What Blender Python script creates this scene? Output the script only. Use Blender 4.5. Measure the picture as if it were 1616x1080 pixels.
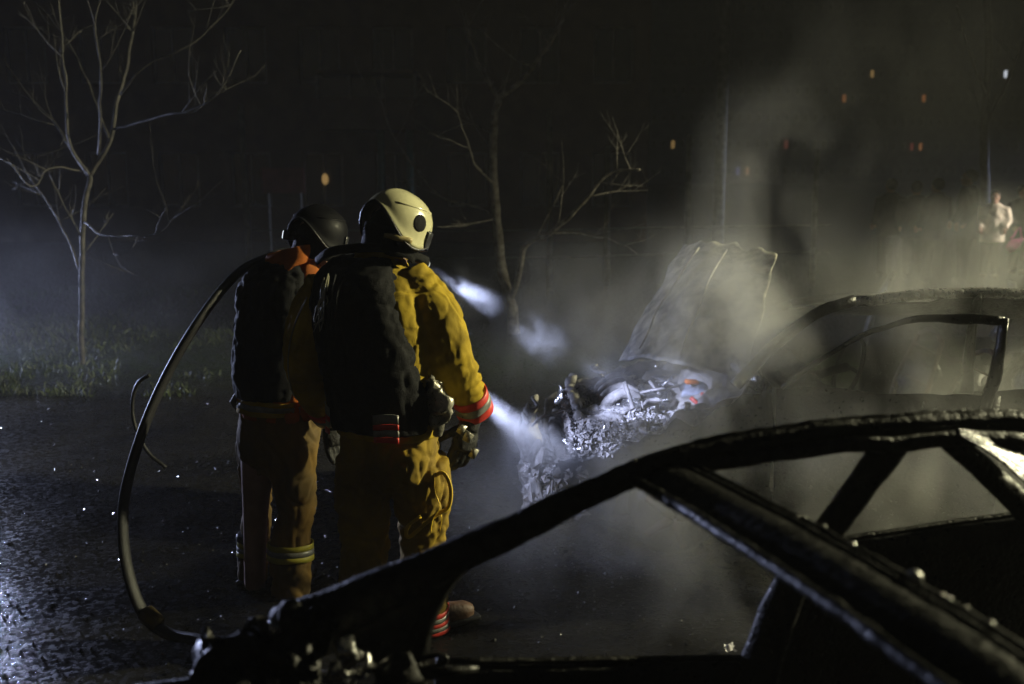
import bpy, bmesh, math, random
import numpy as np
from mathutils import Vector, Matrix, noise, Euler
random.seed(7); rng = np.random.default_rng(7)
R = math.radians
for o in list(bpy.data.objects): bpy.data.objects.remove(o)
SC = bpy.context.scene; COL = SC.collection

# ---------------------------------------------------------------- camera
CAMZ = 1.95; F = 1571.0; TH = math.atan(278/1571.0)
cam = bpy.data.cameras.new('camera'); camo = bpy.data.objects.new('camera', cam); COL.objects.link(camo)
cam.sensor_width = 36; cam.lens = F/1616*36; cam.clip_start = 0.02; cam.clip_end = 2000
camo.location = (0, 0, CAMZ); camo.rotation_euler = (math.pi/2-TH, 0, 0)
cam.dof.use_dof = True; cam.dof.focus_distance = 4.3; cam.dof.aperture_fstop = 2.2
SC.camera = camo
# ---------------------------------------------------------------- world, moonlight, exposure
W = bpy.data.worlds.new('World'); SC.world = W; W.use_nodes = True
nt = W.node_tree
sky = nt.nodes.new('ShaderNodeTexSky'); sky.sky_type = 'NISHITA'; sky.sun_disc = False
sky.sun_elevation = R(22); sky.sun_rotation = R(200)
nt.links.new(sky.outputs[0], nt.nodes['Background'].inputs[0]); nt.nodes['Background'].inputs[1].default_value = 0.0015
moon = bpy.data.lights.new('moon', 'SUN'); moon.energy = 0.002; moon.angle = R(1.5); moon.color = (.8, .88, 1)
mo = bpy.data.objects.new('moon', moon); COL.objects.link(mo); mo.rotation_euler = (R(40), 0, R(200))
SC.view_settings.view_transform = 'Standard'; SC.view_settings.look = 'None'
SC.view_settings.exposure = 0; SC.view_settings.gamma = 1; SC.view_settings.use_curve_mapping = False
cy = SC.cycles
cy.use_denoising = True; cy.max_bounces = 4; cy.diffuse_bounces = 2; cy.glossy_bounces = 2; cy.volume_bounces = 0
cy.transmission_bounces = 3; cy.transparent_max_bounces = 8; cy.sample_clamp_indirect = 3; cy.sample_clamp_direct = 0
cy.volume_max_steps = 256; cy.caustics_reflective = False; cy.caustics_refractive = False
cy.use_adaptive_sampling = True; cy.adaptive_threshold = .02; cy.adaptive_min_samples = 24

# lamp strengths (W); the last is for the spot added at the nozzle
P_FLOOD, P_COOL, P_FAR, P_TORCH, P_NOZ = 12500, 3400, 1500, 760, 230
WARM = (1, .94, .58); COOL = (.56, .64, 1.0)

# ---------------------------------------------------------------- helpers
def pix(px, py, Y):
    a = (px-808)/F; b = (540-py)/F
    d = Vector((a, math.cos(TH)+b*math.sin(TH), -math.sin(TH)+b*math.cos(TH)))
    return Vector((0, 0, CAMZ)) + d*(Y/d.y)

def mat(name, col=(.1, .1, .1), rough=.6, metal=0, var=.35, scale=8, bump=.3, bscale=40, col2=None, rvar=.15, emit=None, estr=0, spec=.5, coat=0):
    m = bpy.data.materials.new(name); m.use_nodes = True; n = m.node_tree.nodes; L = m.node_tree.links
    b = n['Principled BSDF']; tc = n.new('ShaderNodeTexCoord')
    nz = n.new('ShaderNodeTexNoise'); nz.inputs['Scale'].default_value = scale; nz.inputs['Detail'].default_value = 6
    L.new(tc.outputs['Object'], nz.inputs['Vector'])
    cr = n.new('ShaderNodeValToRGB'); L.new(nz.outputs[0], cr.inputs[0])
    c2 = col2 or tuple(c*(1-var) for c in col)
    cr.color_ramp.elements[0].position = .36; cr.color_ramp.elements[1].position = .64
    cr.color_ramp.elements[0].color = (*c2, 1); cr.color_ramp.elements[1].color = (*col, 1)
    L.new(cr.outputs[0], b.inputs['Base Color'])
    b.inputs['Metallic'].default_value = metal; b.inputs['Specular IOR Level'].default_value = spec
    b.inputs['Coat Weight'].default_value = coat; b.inputs['Coat Roughness'].default_value = .12
    n2 = n.new('ShaderNodeTexNoise'); n2.inputs['Scale'].default_value = bscale; n2.inputs['Detail'].default_value = 5
    L.new(tc.outputs['Object'], n2.inputs['Vector'])
    mr = n.new('ShaderNodeMapRange'); L.new(n2.outputs[0], mr.inputs[0]); mr.inputs[1].default_value = .3; mr.inputs[2].default_value = .7
    mr.inputs[3].default_value = max(.04, rough-rvar); mr.inputs[4].default_value = min(1, rough+rvar); L.new(mr.outputs[0], b.inputs['Roughness'])
    if bump:
        bp = n.new('ShaderNodeBump'); bp.inputs['Strength'].default_value = bump; bp.inputs['Distance'].default_value = .01
        L.new(n2.outputs[0], bp.inputs['Height']); L.new(bp.outputs[0], b.inputs['Normal'])
    if emit: b.inputs['Emission Color'].default_value = (*emit, 1); b.inputs['Emission Strength'].default_value = estr
    return m

def setp(o, label=None, cat=None, group=None, kind=None):
    if label: o['label'] = label
    if cat: o['category'] = cat
    if group: o['group'] = group
    if kind: o['kind'] = kind
    return o
def link_mesh(name, me, m, parent=None, smooth=True):
    o = bpy.data.objects.new(name, me); COL.objects.link(o)
    if m is not None: me.materials.append(m)
    if smooth: me.polygons.foreach_set('use_smooth', [True]*len(me.polygons))
    if parent:
        o.parent = parent; o.matrix_parent_inverse = mwi(parent)
    return o
def mw(o):
    M = o.matrix_basis.copy()
    if o.parent: M = mw(o.parent) @ o.matrix_parent_inverse @ M
    return M
def mwi(o): return mw(o).inverted()
def thing(name, loc, label, cat, group=None):
    o = bpy.data.objects.new(name, None); COL.objects.link(o); o.location = loc; o.empty_display_size = .1
    return setp(o, label, cat, group)

class MB:
    def __init__(s): s.v = []; s.f = []
    def add(s, vs, fs):
        k = len(s.v); s.v += [tuple(p) for p in vs]; s.f += [tuple(i+k for i in f) for f in fs]; return s
    def box(s, c, half, rot=None):
        M = rot.to_matrix() if rot else Matrix.Identity(3); c = Vector(c)
        vs = [c+M@Vector((x*half[0], y*half[1], z*half[2])) for x in (-1, 1) for y in (-1, 1) for z in (-1, 1)]
        return s.add(vs, [(0, 1, 3, 2), (4, 6, 7, 5), (0, 4, 5, 1), (2, 3, 7, 6), (0, 2, 6, 4), (1, 5, 7, 3)])
    def tube(s, pts, rad, n=8, sub=0, flat=1.0, up=None, cap=True):
        pts = [Vector(p) for p in pts]
        if not hasattr(rad, '__len__'): rad = [rad]*len(pts)
        rad = list(rad)
        if sub: pts, rad = crom(pts, rad, sub)
        vs = []; prev = None
        for i, p in enumerate(pts):
            t = (pts[min(i+1, len(pts)-1)]-pts[max(i-1, 0)]).normalized()
            if up is not None: a = Vector(up)
            else: a = prev if prev is not None else (Vector((0, 0, 1)) if abs(t.z) < .9 else Vector((0, 1, 0)))
            a = (a-t*a.dot(t)).normalized(); prev = a; b = t.cross(a)
            for k in range(n):
                q = 2*math.pi*k/n
                vs.append(p+a*(math.cos(q)*rad[i])+b*(math.sin(q)*rad[i]*flat))
        fs = [(i*n+k, i*n+(k+1) % n, (i+1)*n+(k+1) % n, (i+1)*n+k) for i in range(len(pts)-1) for k in range(n)]
        if cap: fs += [tuple(range(n))[::-1], tuple((len(pts)-1)*n+k for k in range(n))]
        return s.add(vs, fs)
    def rings(s, rings):           # list of lists of points, closed loft with caps
        n = len(rings[0]); vs = [p for r in rings for p in r]
        fs = [(i*n+k, i*n+(k+1) % n, (i+1)*n+(k+1) % n, (i+1)*n+k) for i in range(len(rings)-1) for k in range(n)]
        fs += [tuple(range(n))[::-1], tuple((len(rings)-1)*n+k for k in range(n))]
        return s.add(vs, fs)
    def grid(s, P, nu, nv):        # P(i/nu, j/nv)
        vs = [P(i/nu, j/nv) for i in range(nu+1) for j in range(nv+1)]
        return s.add(vs, [(i*(nv+1)+j, (i+1)*(nv+1)+j, (i+1)*(nv+1)+j+1, i*(nv+1)+j+1) for i in range(nu) for j in range(nv)])
    def ball(s, c, r, n=10, sq=(1, 1, 1), rot=None):
        c = Vector(c); M = rot or Matrix.Identity(3)
        def P(u, v):
            a = 2*math.pi*u; b = math.pi*(v-.5)
            return c+M@Vector((r*sq[0]*math.cos(b)*math.cos(a), r*sq[1]*math.cos(b)*math.sin(a), r*sq[2]*math.sin(b)))
        return s.grid(P, n*2, n)
    def mesh(s, name='m'):
        me = bpy.data.meshes.new(name); me.from_pydata(s.v, [], s.f); me.update(); return me
    def build(s, name, m, parent=None, smooth=True, solid=0, bevel=0):
        me = s.mesh(name)
        bm = bmesh.new(); bm.from_mesh(me); bmesh.ops.remove_doubles(bm, verts=bm.verts, dist=1e-5); bmesh.ops.recalc_face_normals(bm, faces=bm.faces); bm.to_mesh(me); bm.free()
        o = link_mesh(name, me, m, parent, smooth)
        if solid:
            md = o.modifiers.new('s', 'SOLIDIFY'); md.thickness = solid; md.offset = 0
        if bevel:
            md = o.modifiers.new('b', 'BEVEL'); md.width = bevel; md.segments = 2; md.limit_method = 'ANGLE'
        return o
def crom(pts, rad, sub):
    P = [pts[0]*2-pts[1]]+pts+[pts[-1]*2-pts[-2]]; op = []; orr = []
    for i in range(1, len(P)-2):
        for k in range(sub):
            t = k/sub; a, b, c, d = P[i-1], P[i], P[i+1], P[i+2]
            op.append(.5*((2*b)+(c-a)*t+(2*a-5*b+4*c-d)*t*t+(3*b-a-3*c+d)*t**3)); orr.append(rad[i-1]*(1-t)+rad[i]*t)
    op.append(pts[-1]); orr.append(rad[-1]); return op, orr
def nz3(p, s=1.0): return noise.noise(Vector(p)*s)
def jag(p, s, a):                  # crumple offset
    p = Vector(p); return Vector((nz3(p+Vector((3, 1, 7)), s), nz3(p+Vector((9, 4, 2)), s), nz3(p+Vector((5, 8, 6)), s)))*a
def crumple(o, s, a, s2=0, a2=0):
    for v in o.data.vertices:
        c = v.co.copy(); v.co = c+jag(c, s, a)+(jag(c, s2, a2) if a2 else Vector())
    o.data.update(); return o

def ellipse(c, rx, ry, n=28, yaw=0, p=2.4, tilt=0):
    c = Vector(c); out = []
    for k in range(n):
        q = 2*math.pi*k/n; x = math.copysign(abs(math.cos(q))**(2/p), math.cos(q))*rx; y = math.copysign(abs(math.sin(q))**(2/p), math.sin(q))*ry
        out.append(c+Vector((x*math.cos(yaw)-y*math.sin(yaw), x*math.sin(yaw)+y*math.cos(yaw), tilt*y)))
    return out
def remeshed(name, mb, m, parent, voxel=.012, smooth=4, disp=None, keep=None):
    me = mb.mesh(name); bm = bmesh.new(); bm.from_mesh(me); bmesh.ops.recalc_face_normals(bm, faces=bm.faces); bm.to_mesh(me); bm.free()
    o = bpy.data.objects.new(name, me); COL.objects.link(o)
    r = o.modifiers.new('r', 'REMESH'); r.mode = 'VOXEL'; r.voxel_size = voxel
    if smooth: sm = o.modifiers.new('s', 'SMOOTH'); sm.iterations = smooth; sm.factor = .5
    dg = bpy.context.evaluated_depsgraph_get(); me2 = bpy.data.meshes.new_from_object(o.evaluated_get(dg)); bpy.data.objects.remove(o)
    if disp:
        ns = [v.normal.copy() for v in me2.vertices]
        for v, n in zip(me2.vertices, ns): v.co = v.co+n*disp(v.co)
    if keep:
        bm = bmesh.new(); bm.from_mesh(me2); bmesh.ops.delete(bm, geom=[v for v in bm.verts if not keep(v.co)], context='VERTS'); bm.to_mesh(me2); bm.free()
    me2.update(); me2.name = name
    return link_mesh(name, me2, m, parent)
def cloth(amp=.012, sc=7, joints=(), off=(0, 0, 0), fine=.003):
    off = Vector(off)
    def d(p):
        q = p+off
        w = Vector((nz3(q, 4), nz3(q+Vector((7, 3, 1)), 4), nz3(q+Vector((2, 9, 5)), 4)))*.06
        n1_ = nz3(Vector(((q.x+w.x)*sc, (q.y+w.y)*sc, (q.z+w.z)*sc*.6))); n2_ = nz3(Vector(((q.x+w.x)*sc*1.9+5, (q.y+w.y)*sc*1.9, (q.z+w.z)*sc*1.3)))
        h = amp*(.55*nz3(q, 4)-.55*math.exp(-(n1_/.09)**2)-.30*math.exp(-(n2_/.10)**2)+.2)+fine*nz3(q, 38)
        for (c, ax, rad, lam, am) in joints:
            dv = p-c; e = math.exp(-(dv.length/rad)**2)
            if e > .02: h += am*e*math.sin(2*math.pi*dv.dot(ax)/lam+7*nz3(q, 5))*(.45+.8*nz3(q+Vector((4, 4, 4)), 6))
        return h
    return d
def spot(name, loc, target, power, color, angle, blend=.3, radius=.05, parent=None):
    l = bpy.data.lights.new(name, 'SPOT'); l.energy = power; l.color = color; l.spot_size = R(angle); l.spot_blend = blend; l.shadow_soft_size = radius
    o = bpy.data.objects.new(name, l); COL.objects.link(o); o.location = loc
    o.rotation_euler = (Vector(target)-Vector(loc)).to_track_quat('-Z', 'Y').to_euler()
    if parent: o.parent = parent; o.matrix_parent_inverse = mwi(parent)
    return o

# ---------------------------------------------------------------- materials
M = {}
M['burnt'] = mat('burnt_steel', (.030, .029, .028), .42, .55, .6, 6, .5, 60, rvar=.22)
M['burnt_rough'] = mat('charred_crust', (.028, .026, .024), .6, .1, .7, 18, 1.0, 45, rvar=.3)
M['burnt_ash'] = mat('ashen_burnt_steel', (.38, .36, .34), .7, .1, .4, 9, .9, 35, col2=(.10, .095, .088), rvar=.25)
M['ash'] = mat('ash', (.42, .40, .39), .8, 0, .4, 12, .8, 50, col2=(.12, .115, .11))
M['bonnet'] = mat('scorched_bonnet', (.44, .42, .36), .62, .15, .4, 11, 1.0, 30, col2=(.06, .057, .05), rvar=.3)
M['alu'] = mat('melted_aluminium', (.55, .54, .52), .3, .9, .5, 14, .6, 40)
M['wet'] = mat('wet_burnt_panel', (.10, .10, .105), .26, .9, .4, 6, .35, 90, rvar=.12)
M['rust'] = mat('rusty_rim', (.12, .06, .03), .6, .5, .6, 10, .6, 50, col2=(.03, .025, .02))
M['orange'] = mat('orange_plastic', (.6, .17, .03), .5)
M['red'] = mat('red_hose', (.55, .06, .05), .4)
M['jacket'] = mat('mustard_turnout_cloth', (.56, .385, .022), .8, 0, .45, 7, .35, 260, rvar=.08, spec=.25)
M['trouser'] = mat('dirty_khaki_turnout_cloth', (.42, .275, .02), .82, 0, .5, 5, .35, 260, col2=(.20, .135, .03), rvar=.08, spec=.25)
M['jacket2'] = mat('orange_turnout_cloth', (.55, .15, .02), .8, 0, .45, 7, .35, 260, spec=.25)
M['trouser2'] = mat('brown_turnout_cloth', (.25, .15, .035), .82, 0, .5, 5, .35, 260, col2=(.14, .095, .035), spec=.25)
M['black'] = mat('black_nylon', (.007, .007, .008), .8, 0, .4, 9, .4, 200, spec=.18)
M['glove'] = mat('dirty_black_glove', (.022, .021, .02), .6, 0, .5, 20, .5, 120)
M['greyglove'] = mat('grey_leather_glove', (.20, .20, .20), .65, 0, .5, 20, .5, 90)
M['redband'] = mat('red_fluorescent_tape', (.85, .07, .05), .5, 0, .25, 18, .1)
M['silver'] = mat('silver_reflective_tape', (.36, .36, .33), .4, .25, .35, 22, .15)
M['lime'] = mat('yellow_fluorescent_tape', (.55, .5, .06), .5, 0, .25, 18, .1)
M['strap'] = mat('yellow_webbing', (.85, .55, .02), .6, 0, .2, 18, .3, 300)
M['cord'] = mat('pale_frayed_cord', (.42, .40, .27), .7)
M['helmet'] = mat('cream_helmet_paint', (.74, .70, .42), .22, 0, .12, 14, .05, 60, rvar=.08, coat=.4)
M['helmet2'] = mat('black_helmet_paint', (.007, .007, .009), .5, 0, .3, 14, .05, 60, rvar=.1, coat=0, spec=.08)
M['skin'] = mat('skin', (.42, .25, .18), .6); M['hair'] = mat('dark_hair', (.015, .012, .01), .6)
M['boot'] = mat('muddy_brown_boot', (.16, .085, .05), .55, 0, .5, 20, .5, 80)
M['pouch'] = mat('crumpled_silver_pouch', (.55, .52, .42), .35, .5, .5, 16, .4, 50)
M['rubber'] = mat('black_rubber', (.02, .02, .022), .4, 0, .3, 20, .2, 120)
M['hose'] = mat('dark_fire_hose', (.022, .022, .025), .5, 0, .4, 30, .3, 240)
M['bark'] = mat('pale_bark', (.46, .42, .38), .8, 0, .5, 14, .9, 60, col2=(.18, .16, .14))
M['dimmed_bark'] = mat('dimmed_bark', (.085, .078, .072), .7, 0, .5, 14, .9, 60, col2=(.035, .032, .03))  # bark colour darkened to offset the lamplight falling on these trees
M['post'] = mat('weathered_post', (.24, .24, .21), .85, 0, .4, 10, .6, 40)
M['greenpost'] = mat('green_steel_post', (.10, .19, .14), .6)
M['white'] = mat('white_lamp_lens', (.8, .8, .8), .3, emit=(.85, .92, 1), estr=1.2)
M['grey'] = mat('grey_metal', (.2, .2, .2), .4, .7)
M['leaf'] = mat('grass_blade', (.05, .075, .018), .6, 0, .4, 3, 0, col2=(.03, .04, .013))
M['paper'] = mat('torn_paper', (.7, .68, .72), .8)

# ---------------------------------------------------------------- ground
def ground_mat():
    m = bpy.data.materials.new('wet_burnt_ground'); m.use_nodes = True; n = m.node_tree.nodes; L = m.node_tree.links; b = n['Principled BSDF']
    tc = n.new('ShaderNodeTexCoord')
    def N(s, d=8, r=.6):
        x = n.new('ShaderNodeTexNoise'); x.inputs['Scale'].default_value = s; x.inputs['Detail'].default_value = d; x.inputs['Roughness'].default_value = r; L.new(tc.outputs['Object'], x.inputs['Vector']); return x
    a = N(1.3); c = N(28, 8, .7); e = N(9, 6)
    cr = n.new('ShaderNodeValToRGB'); L.new(a.outputs[0], cr.inputs[0])
    cr.color_ramp.elements[0].color = (.009, .009, .0105, 1); cr.color_ramp.elements[1].color = (.026, .025, .025, 1); cr.color_ramp.elements[0].position = .35; cr.color_ramp.elements[1].position = .7
    # turf beyond the tarred strip
    sp = n.new('ShaderNodeSeparateXYZ'); L.new(tc.outputs['Object'], sp.inputs[0])
    mr = n.new('ShaderNodeMapRange'); L.new(sp.outputs[1], mr.inputs[0]); mr.inputs[1].default_value = 8.2; mr.inputs[2].default_value = 9.8
    mu = n.new('ShaderNodeMath'); mu.operation = 'MULTIPLY'; L.new(mr.outputs[0], mu.inputs[0])
    m2 = n.new('ShaderNodeMapRange'); L.new(e.outputs[0], m2.inputs[0]); m2.inputs[1].default_value = .38; m2.inputs[2].default_value = .55; L.new(m2.outputs[0], mu.inputs[1])
    mx = n.new('ShaderNodeMix'); mx.data_type = 'RGBA'; L.new(mu.outputs[0], mx.inputs[0]); L.new(cr.outputs[0], mx.inputs[6]); mx.inputs[7].default_value = (.022, .032, .011, 1)
    L.new(mx.outputs[2], b.inputs['Base Color'])
    r = n.new('ShaderNodeMapRange'); L.new(c.outputs[0], r.inputs[0]); r.inputs[1].default_value = .38; r.inputs[2].default_value = .62; r.inputs[3].default_value = .10; r.inputs[4].default_value = .38; b.inputs['Specular IOR Level'].default_value = .06; L.new(r.outputs[0], b.inputs['Roughness'])
    bp = n.new('ShaderNodeBump'); bp.inputs['Strength'].default_value = .35; bp.inputs['Distance'].default_value = .012; L.new(c.outputs[0], bp.inputs['Height']); L.new(bp.outputs[0], b.inputs['Normal'])
    return m
def axis(lo, hi, fine_lo, fine_hi, st):
    a = list(np.arange(fine_lo, fine_hi, st)); g = st; x = fine_hi
    while x < hi: a.append(x); g *= 1.25; x += g
    a.append(hi); g = st; x = fine_lo-st
    while x > lo: a.insert(0, x); g *= 1.25; x -= g
    a.insert(0, lo); return a
def gz(x, y):
    if y > 26 or abs(x) > 26: return 0.
    return .014*nz3((x, y, 0), .8)+.007*nz3((x, y, 3), 2.7)+.003*nz3((x, y, 5), 7)
gx = axis(-118, 158, -4, 4, .06); gy = axis(-18, 168, 1.2, 9, .06)
me = bpy.data.meshes.new('ground'); ny = len(gy)
me.from_pydata([(x, y, gz(x, y)) for x in gx for y in gy], [], [(i*ny+j, (i+1)*ny+j, (i+1)*ny+j+1, i*ny+j+1) for i in range(len(gx)-1) for j in range(ny-1)])
setp(link_mesh('ground', me, ground_mat()), 'wet black burnt ground with turf further off', kind='structure')

# debris scatter: small wet shards and cinders (nobody could count them)
def scatter(name, n, area, smin, smax, m, label, zoff=0, flat=.5, seed=1):
    r = np.random.default_rng(seed); mb = MB()
    for _ in range(n):
        x, y = area(r); s = smin*(smax/smin)**(r.random()**2.2); z = gz(x, y)+s*.25+zoff
        vs = []
        for q in range(5):
            a = 2*math.pi*q/5+r.random()*.8; vs.append((x+math.cos(a)*s*(.5+r.random()*.6), y+math.sin(a)*s*(.5+r.random()*.6), z-s*.3*flat+r.normal()*s*.15))
        vs.append((x+r.normal()*s*.2, y+r.normal()*s*.2, z+s*flat*(.5+.6*r.random())))
        mb.add(vs, [(q, (q+1) % 5, 5) for q in range(5)])
    o = mb.build(name, m, smooth=False); return setp(o, label, 'debris', kind='stuff')
M['shard'] = mat('wet_cinder', (.045, .045, .05), .22, 0, .6, 30, .2, 80, rvar=.15, coat=.5)
M['glassbit'] = mat('glass_crumb', (.03, .032, .036), .10, 0, .2, 30, 0, rvar=.03, coat=1)
def a_left(r): return (r.uniform(-3.2, -.2), 2.3+4.2*r.random()**1.3)
def a_all(r): return (r.uniform(-4.5, 3.5), 1.9+6.5*r.random())
scatter('debris', 6500, a_all, .002, .013, M['shard'], 'small wet black cinders strewn over the ground', seed=3)
scatter('debris', 6000, a_left, .003, .011, M['glassbit'], 'glittering crumbs of broken glass strewn on the wet ground', seed=4, flat=.9)
def a_car(r): return (r.normal(.25, .5), r.normal(4.6, .35))
scatter('debris', 700, a_car, .004, .016, M['burnt_rough'], 'dark charred scraps fallen below the burnt front bumper', seed=5)

# grass
def grass():
    mb = MB(); r = np.random.default_rng(9)
    for _ in range(15000):
        y = 8.3+8*r.random()**1.6; x = r.uniform(-8, -.8)
        d = nz3((x, y, 9), .7)+.5*nz3((x, y, 4), 2.2)
        if d < -.05 or x > -1.6+.6*d: continue
        h = r.uniform(.02, .07)*(1+max(0, d)); a = r.uniform(0, 6.28); w = .006; lx, ly = r.normal(0, .4*h, 2); z = gz(x, y)
        mb.add([(x-w*math.cos(a), y-w*math.sin(a), z-.005), (x+w*math.cos(a), y+w*math.sin(a), z-.005), (x+lx*.4, y+ly*.4, z+h*.6), (x+lx, y+ly, z+h)], [(0, 1, 2), (0, 2, 3), (1, 3, 2)])
    setp(mb.build('grass', M['leaf'], smooth=False), 'short sparse green grass round the bare trees', 'grass', kind='stuff')
grass()

# ---------------------------------------------------------------- background buildings
M['bwall'] = mat('brown_rendered_wall', (.16, .11, .085), .85, 0, .3, 2, .3, 12)
M['bwall2'] = mat('grey_concrete_panel', (.14, .14, .15), .85, 0, .3, 1, .3, 8)
M['pane'] = mat('dark_window_pane', (.02, .022, .025), .12, 0, .2, 1, 0)
M['frame'] = mat('pale_window_frame', (.35, .34, .31), .6)
for k, (c, s) in dict(lit_warm=((1, .62, .22), .24), lit_orange=((1, .38, .12), .2), lit_red=((1, .2, .15), .10), lit_cool=((.55, .8, 1), .45), lit_blue=((.15, .15, 1), .15), lit_white=((.85, .9, 1), 1.0)).items():
    M[k] = mat(k+'_window', (.3, .3, .3), .4, emit=c, estr=s)
def slab_building(name, x0, x1, Y, depth, h, floor, ncol, wm, label, lit, sill=.9, wh=1.4, ww=.55, skip=()):
    """block with recessed windows: front wall made of strips between the openings"""
    t = thing(name, ((x0+x1)/2, Y+depth/2, 0), label, 'building')
    nf = int(h//floor); pitch = (x1-x0)/ncol; hw = pitch*ww/2
    body = MB().box(((x0+x1)/2, Y+depth/2+.2, h/2), ((x1-x0)/2, depth/2, h/2)).build('wall', wm, t, False)
    mb = MB()                                  # facade strips stand 0.2 m proud of the core
    for i in range(nf+1):
        zt = h if i == nf else i*floor+sill; zb = 0 if i == 0 else (i-1)*floor+sill+wh
        mb.box(((x0+x1)/2, Y+.1, (zb+zt)/2), ((x1-x0)/2, .098, (zt-zb)/2))
    for i in range(nf):
        for c in range(ncol+1):
            xa = x0 if c == 0 else x0+(c-.5)*pitch+hw; xb = x1 if c == ncol else x0+(c+.5)*pitch-hw
            mb.box(((xa+xb)/2, Y+.1, i*floor+sill+wh/2), ((xb-xa)/2, .095, wh/2-.002))
    mb.build('facade', wm, t, False)
    MB().box(((x0+x1)/2, Y+depth/2+.2, h+.15), ((x1-x0)/2+.2, depth/2+.35, .15)).build('roof', wm, t, False)
    wme = {}
    for i in range(nf):
        for c in range(ncol):
            x = x0+(c+.5)*pitch; z = i*floor+sill+wh/2; key = lit.get((c, i))
            w = MB().box((x, Y+.14, z), (hw-.003, .02, wh/2-.003)).build('window', M[key] if key else M['pane'], t, False)
            fr = MB()
            for sx in (-1, 0, 1): fr.box((x+sx*(hw-.03), Y+.1, z), (.025, .02, wh/2-.005))
            for sz in (-1, 1): fr.box((x, Y+.098, z+sz*(wh/2-.03)), (hw-.06, .018, .025))
            fr.build('window_frame', M['frame'], w, False)
    return t
def lit_at(px, py, x0, x1, Y, floor, ncol, sill=.9, wh=1.4):
    p = pix(px, py, Y); c = int((p.x-x0)/((x1-x0)/ncol)); i = int((p.z-sill+.5*(floor-wh))//floor); return (max(0, min(ncol-1, c)), max(0, i))
# the near block with the glazed balcony, Y = 26
Yn = 26
bn = slab_building('apartment_building', -20.65, 3.5, Yn, 10, 15.7, 3.1, 13, M['bwall'], 'low brown apartment block with a glazed balcony on green posts', {})
b0 = pix(502, 205, 24.4); b1 = pix(655, 110, 24.4)
bal = MB(); xm = (b0.x+b1.x)/2; hx = (b1.x-b0.x)/2; zm = (b0.z+b1.z)/2; hz = (b1.z-b0.z)/2; ym = 25.15
bal.box((xm, ym, b0.z+.06), (hx, .8, .06)); bal.box((xm, ym, b1.z-.05), (hx, .8, .05)); bal.box((xm, 24.38, b0.z+.12+.3), (hx, .03, .3))
bal.build('balcony', M['bwall'], bn, False)
for k in range(3): MB().box((xm+(k-1)*hx*.66, 24.42, zm+.3), (hx*.30, .012, hz-.48)).build('balcony_pane', M['pane'], bn, False)
for k in range(4): MB().box((xm+(k-1.5)*hx*.66, 24.39, zm+.3), (.035, .03, hz-.43)).build('balcony_mullion', M['frame'], bn, False)
for px in (600, 645):
    p = pix(px, 205, 24.5); MB().tube([(p.x, 24.6, -.1), (p.x, 24.6, b0.z)], .09, 10).build('balcony_post', M['greenpost'], bn)
MB().ball(pix(513, 283, 25.9), .085, 8, (1, 1, 1.7)).build('wall_lamp', M['lit_warm'], bn)
# far blocks with a few lit windows
def far_block(x0, x1, Y, h, ncol, wm, label, lights):
    lit = {}
    for (px, py, k) in lights: lit[lit_at(px, py, x0, x1, Y, 2.9, ncol, .9, .95)] = k
    return slab_building('apartment_building', x0, x1, Y, 14, h, 2.9, ncol, wm, label, lit, wh=.95, ww=.42)
far_block(11, 36, 112, 23.4, 24, M['bwall2'], 'grey far apartment block with a bluish window alight', [(974, 188, 'lit_cool'), (1060, 248, 'lit_warm'), (1240, 218, 'lit_red'), (1183, 250, 'lit_orange'), (1168, 262, 'lit_blue')])
far_block(39, 78, 125, 34.9, 36, M['bwall2'], 'tall far apartment block with orange windows alight', [(1338, 143, 'lit_orange'), (1380, 105, 'lit_warm'), (1453, 150, 'lit_orange'), (1455, 215, 'lit_orange'), (1437, 217, 'lit_red'), (1580, 130, 'lit_white')])
# billboard on the fence by the balcony block
M['sign'] = mat('faded_red_sign', (.42, .16, .15), .7, 0, .4, 3, .1)
sg = thing('sign_board', pix(447, 300, 21.9)*1, 'faded red board on two short posts beyond the trees', 'sign'); sg.location.z = 0
c = pix(447, 285, 21.9); MB().box(c, (.46, .02, .27)).build('board', M['sign'], sg, False)
for sx in (-1, 1): MB().tube([(c.x+sx*.35, c.y+.06, -.05), (c.x+sx*.35, c.y+.06, c.z+.2)], .03).build('leg', M['post'], sg)

# ---------------------------------------------------------------- fence posts, poles
for i, (px, top, Y, r) in enumerate([(381, 165, 15.2, .05), (868, 175, 15.6, .05), (960, 230, 16.5, .05), (1089, 213, 15.8, .05), (1291, 235, 16.2, .05)]):
    p = pix(px, top, Y); mb = MB().tube([(p.x+.02, Y, -.1), (p.x, Y, p.z*.5), (p.x-.01, Y, p.z)], [r, r*.95, r*.85], 8)
    o = mb.build('fence_post', M['post']); o.location = (0, 0, 0)
    setp(o, ['thin grey fence post between the young tree and the dark helmet', 'thin grey fence post just past the forked tree', 'short thin fence post below the bluish window', 'thin fence post beside the tall utility pole', 'thin fence post between the raised bonnet and the onlookers'][i], 'post', 'thin posts of the wire fence')
wires = MB()
for zz in (.55, .98): wires.tube([(pix(381, 300, 15.2).x, 15.28, zz), (0, 15.7, zz-.03), (2, 15.85, zz), (5.2, 16.3, zz+.02)], .012, 5, 6)
setp(wires.build('fence_wire', M['post']), 'slack horizontal rails strung along the thin fence posts', 'fence')
p = pix(1145, 20, 20)
setp(MB().tube([(p.x, 20, -.2), (p.x, 20, 4), (p.x-.02, 20, 9)], [.12, .11, .09], 12).build('utility_pole', M['post']), 'tall thick grey utility pole rising behind the smoking wreck', 'pole')

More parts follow.
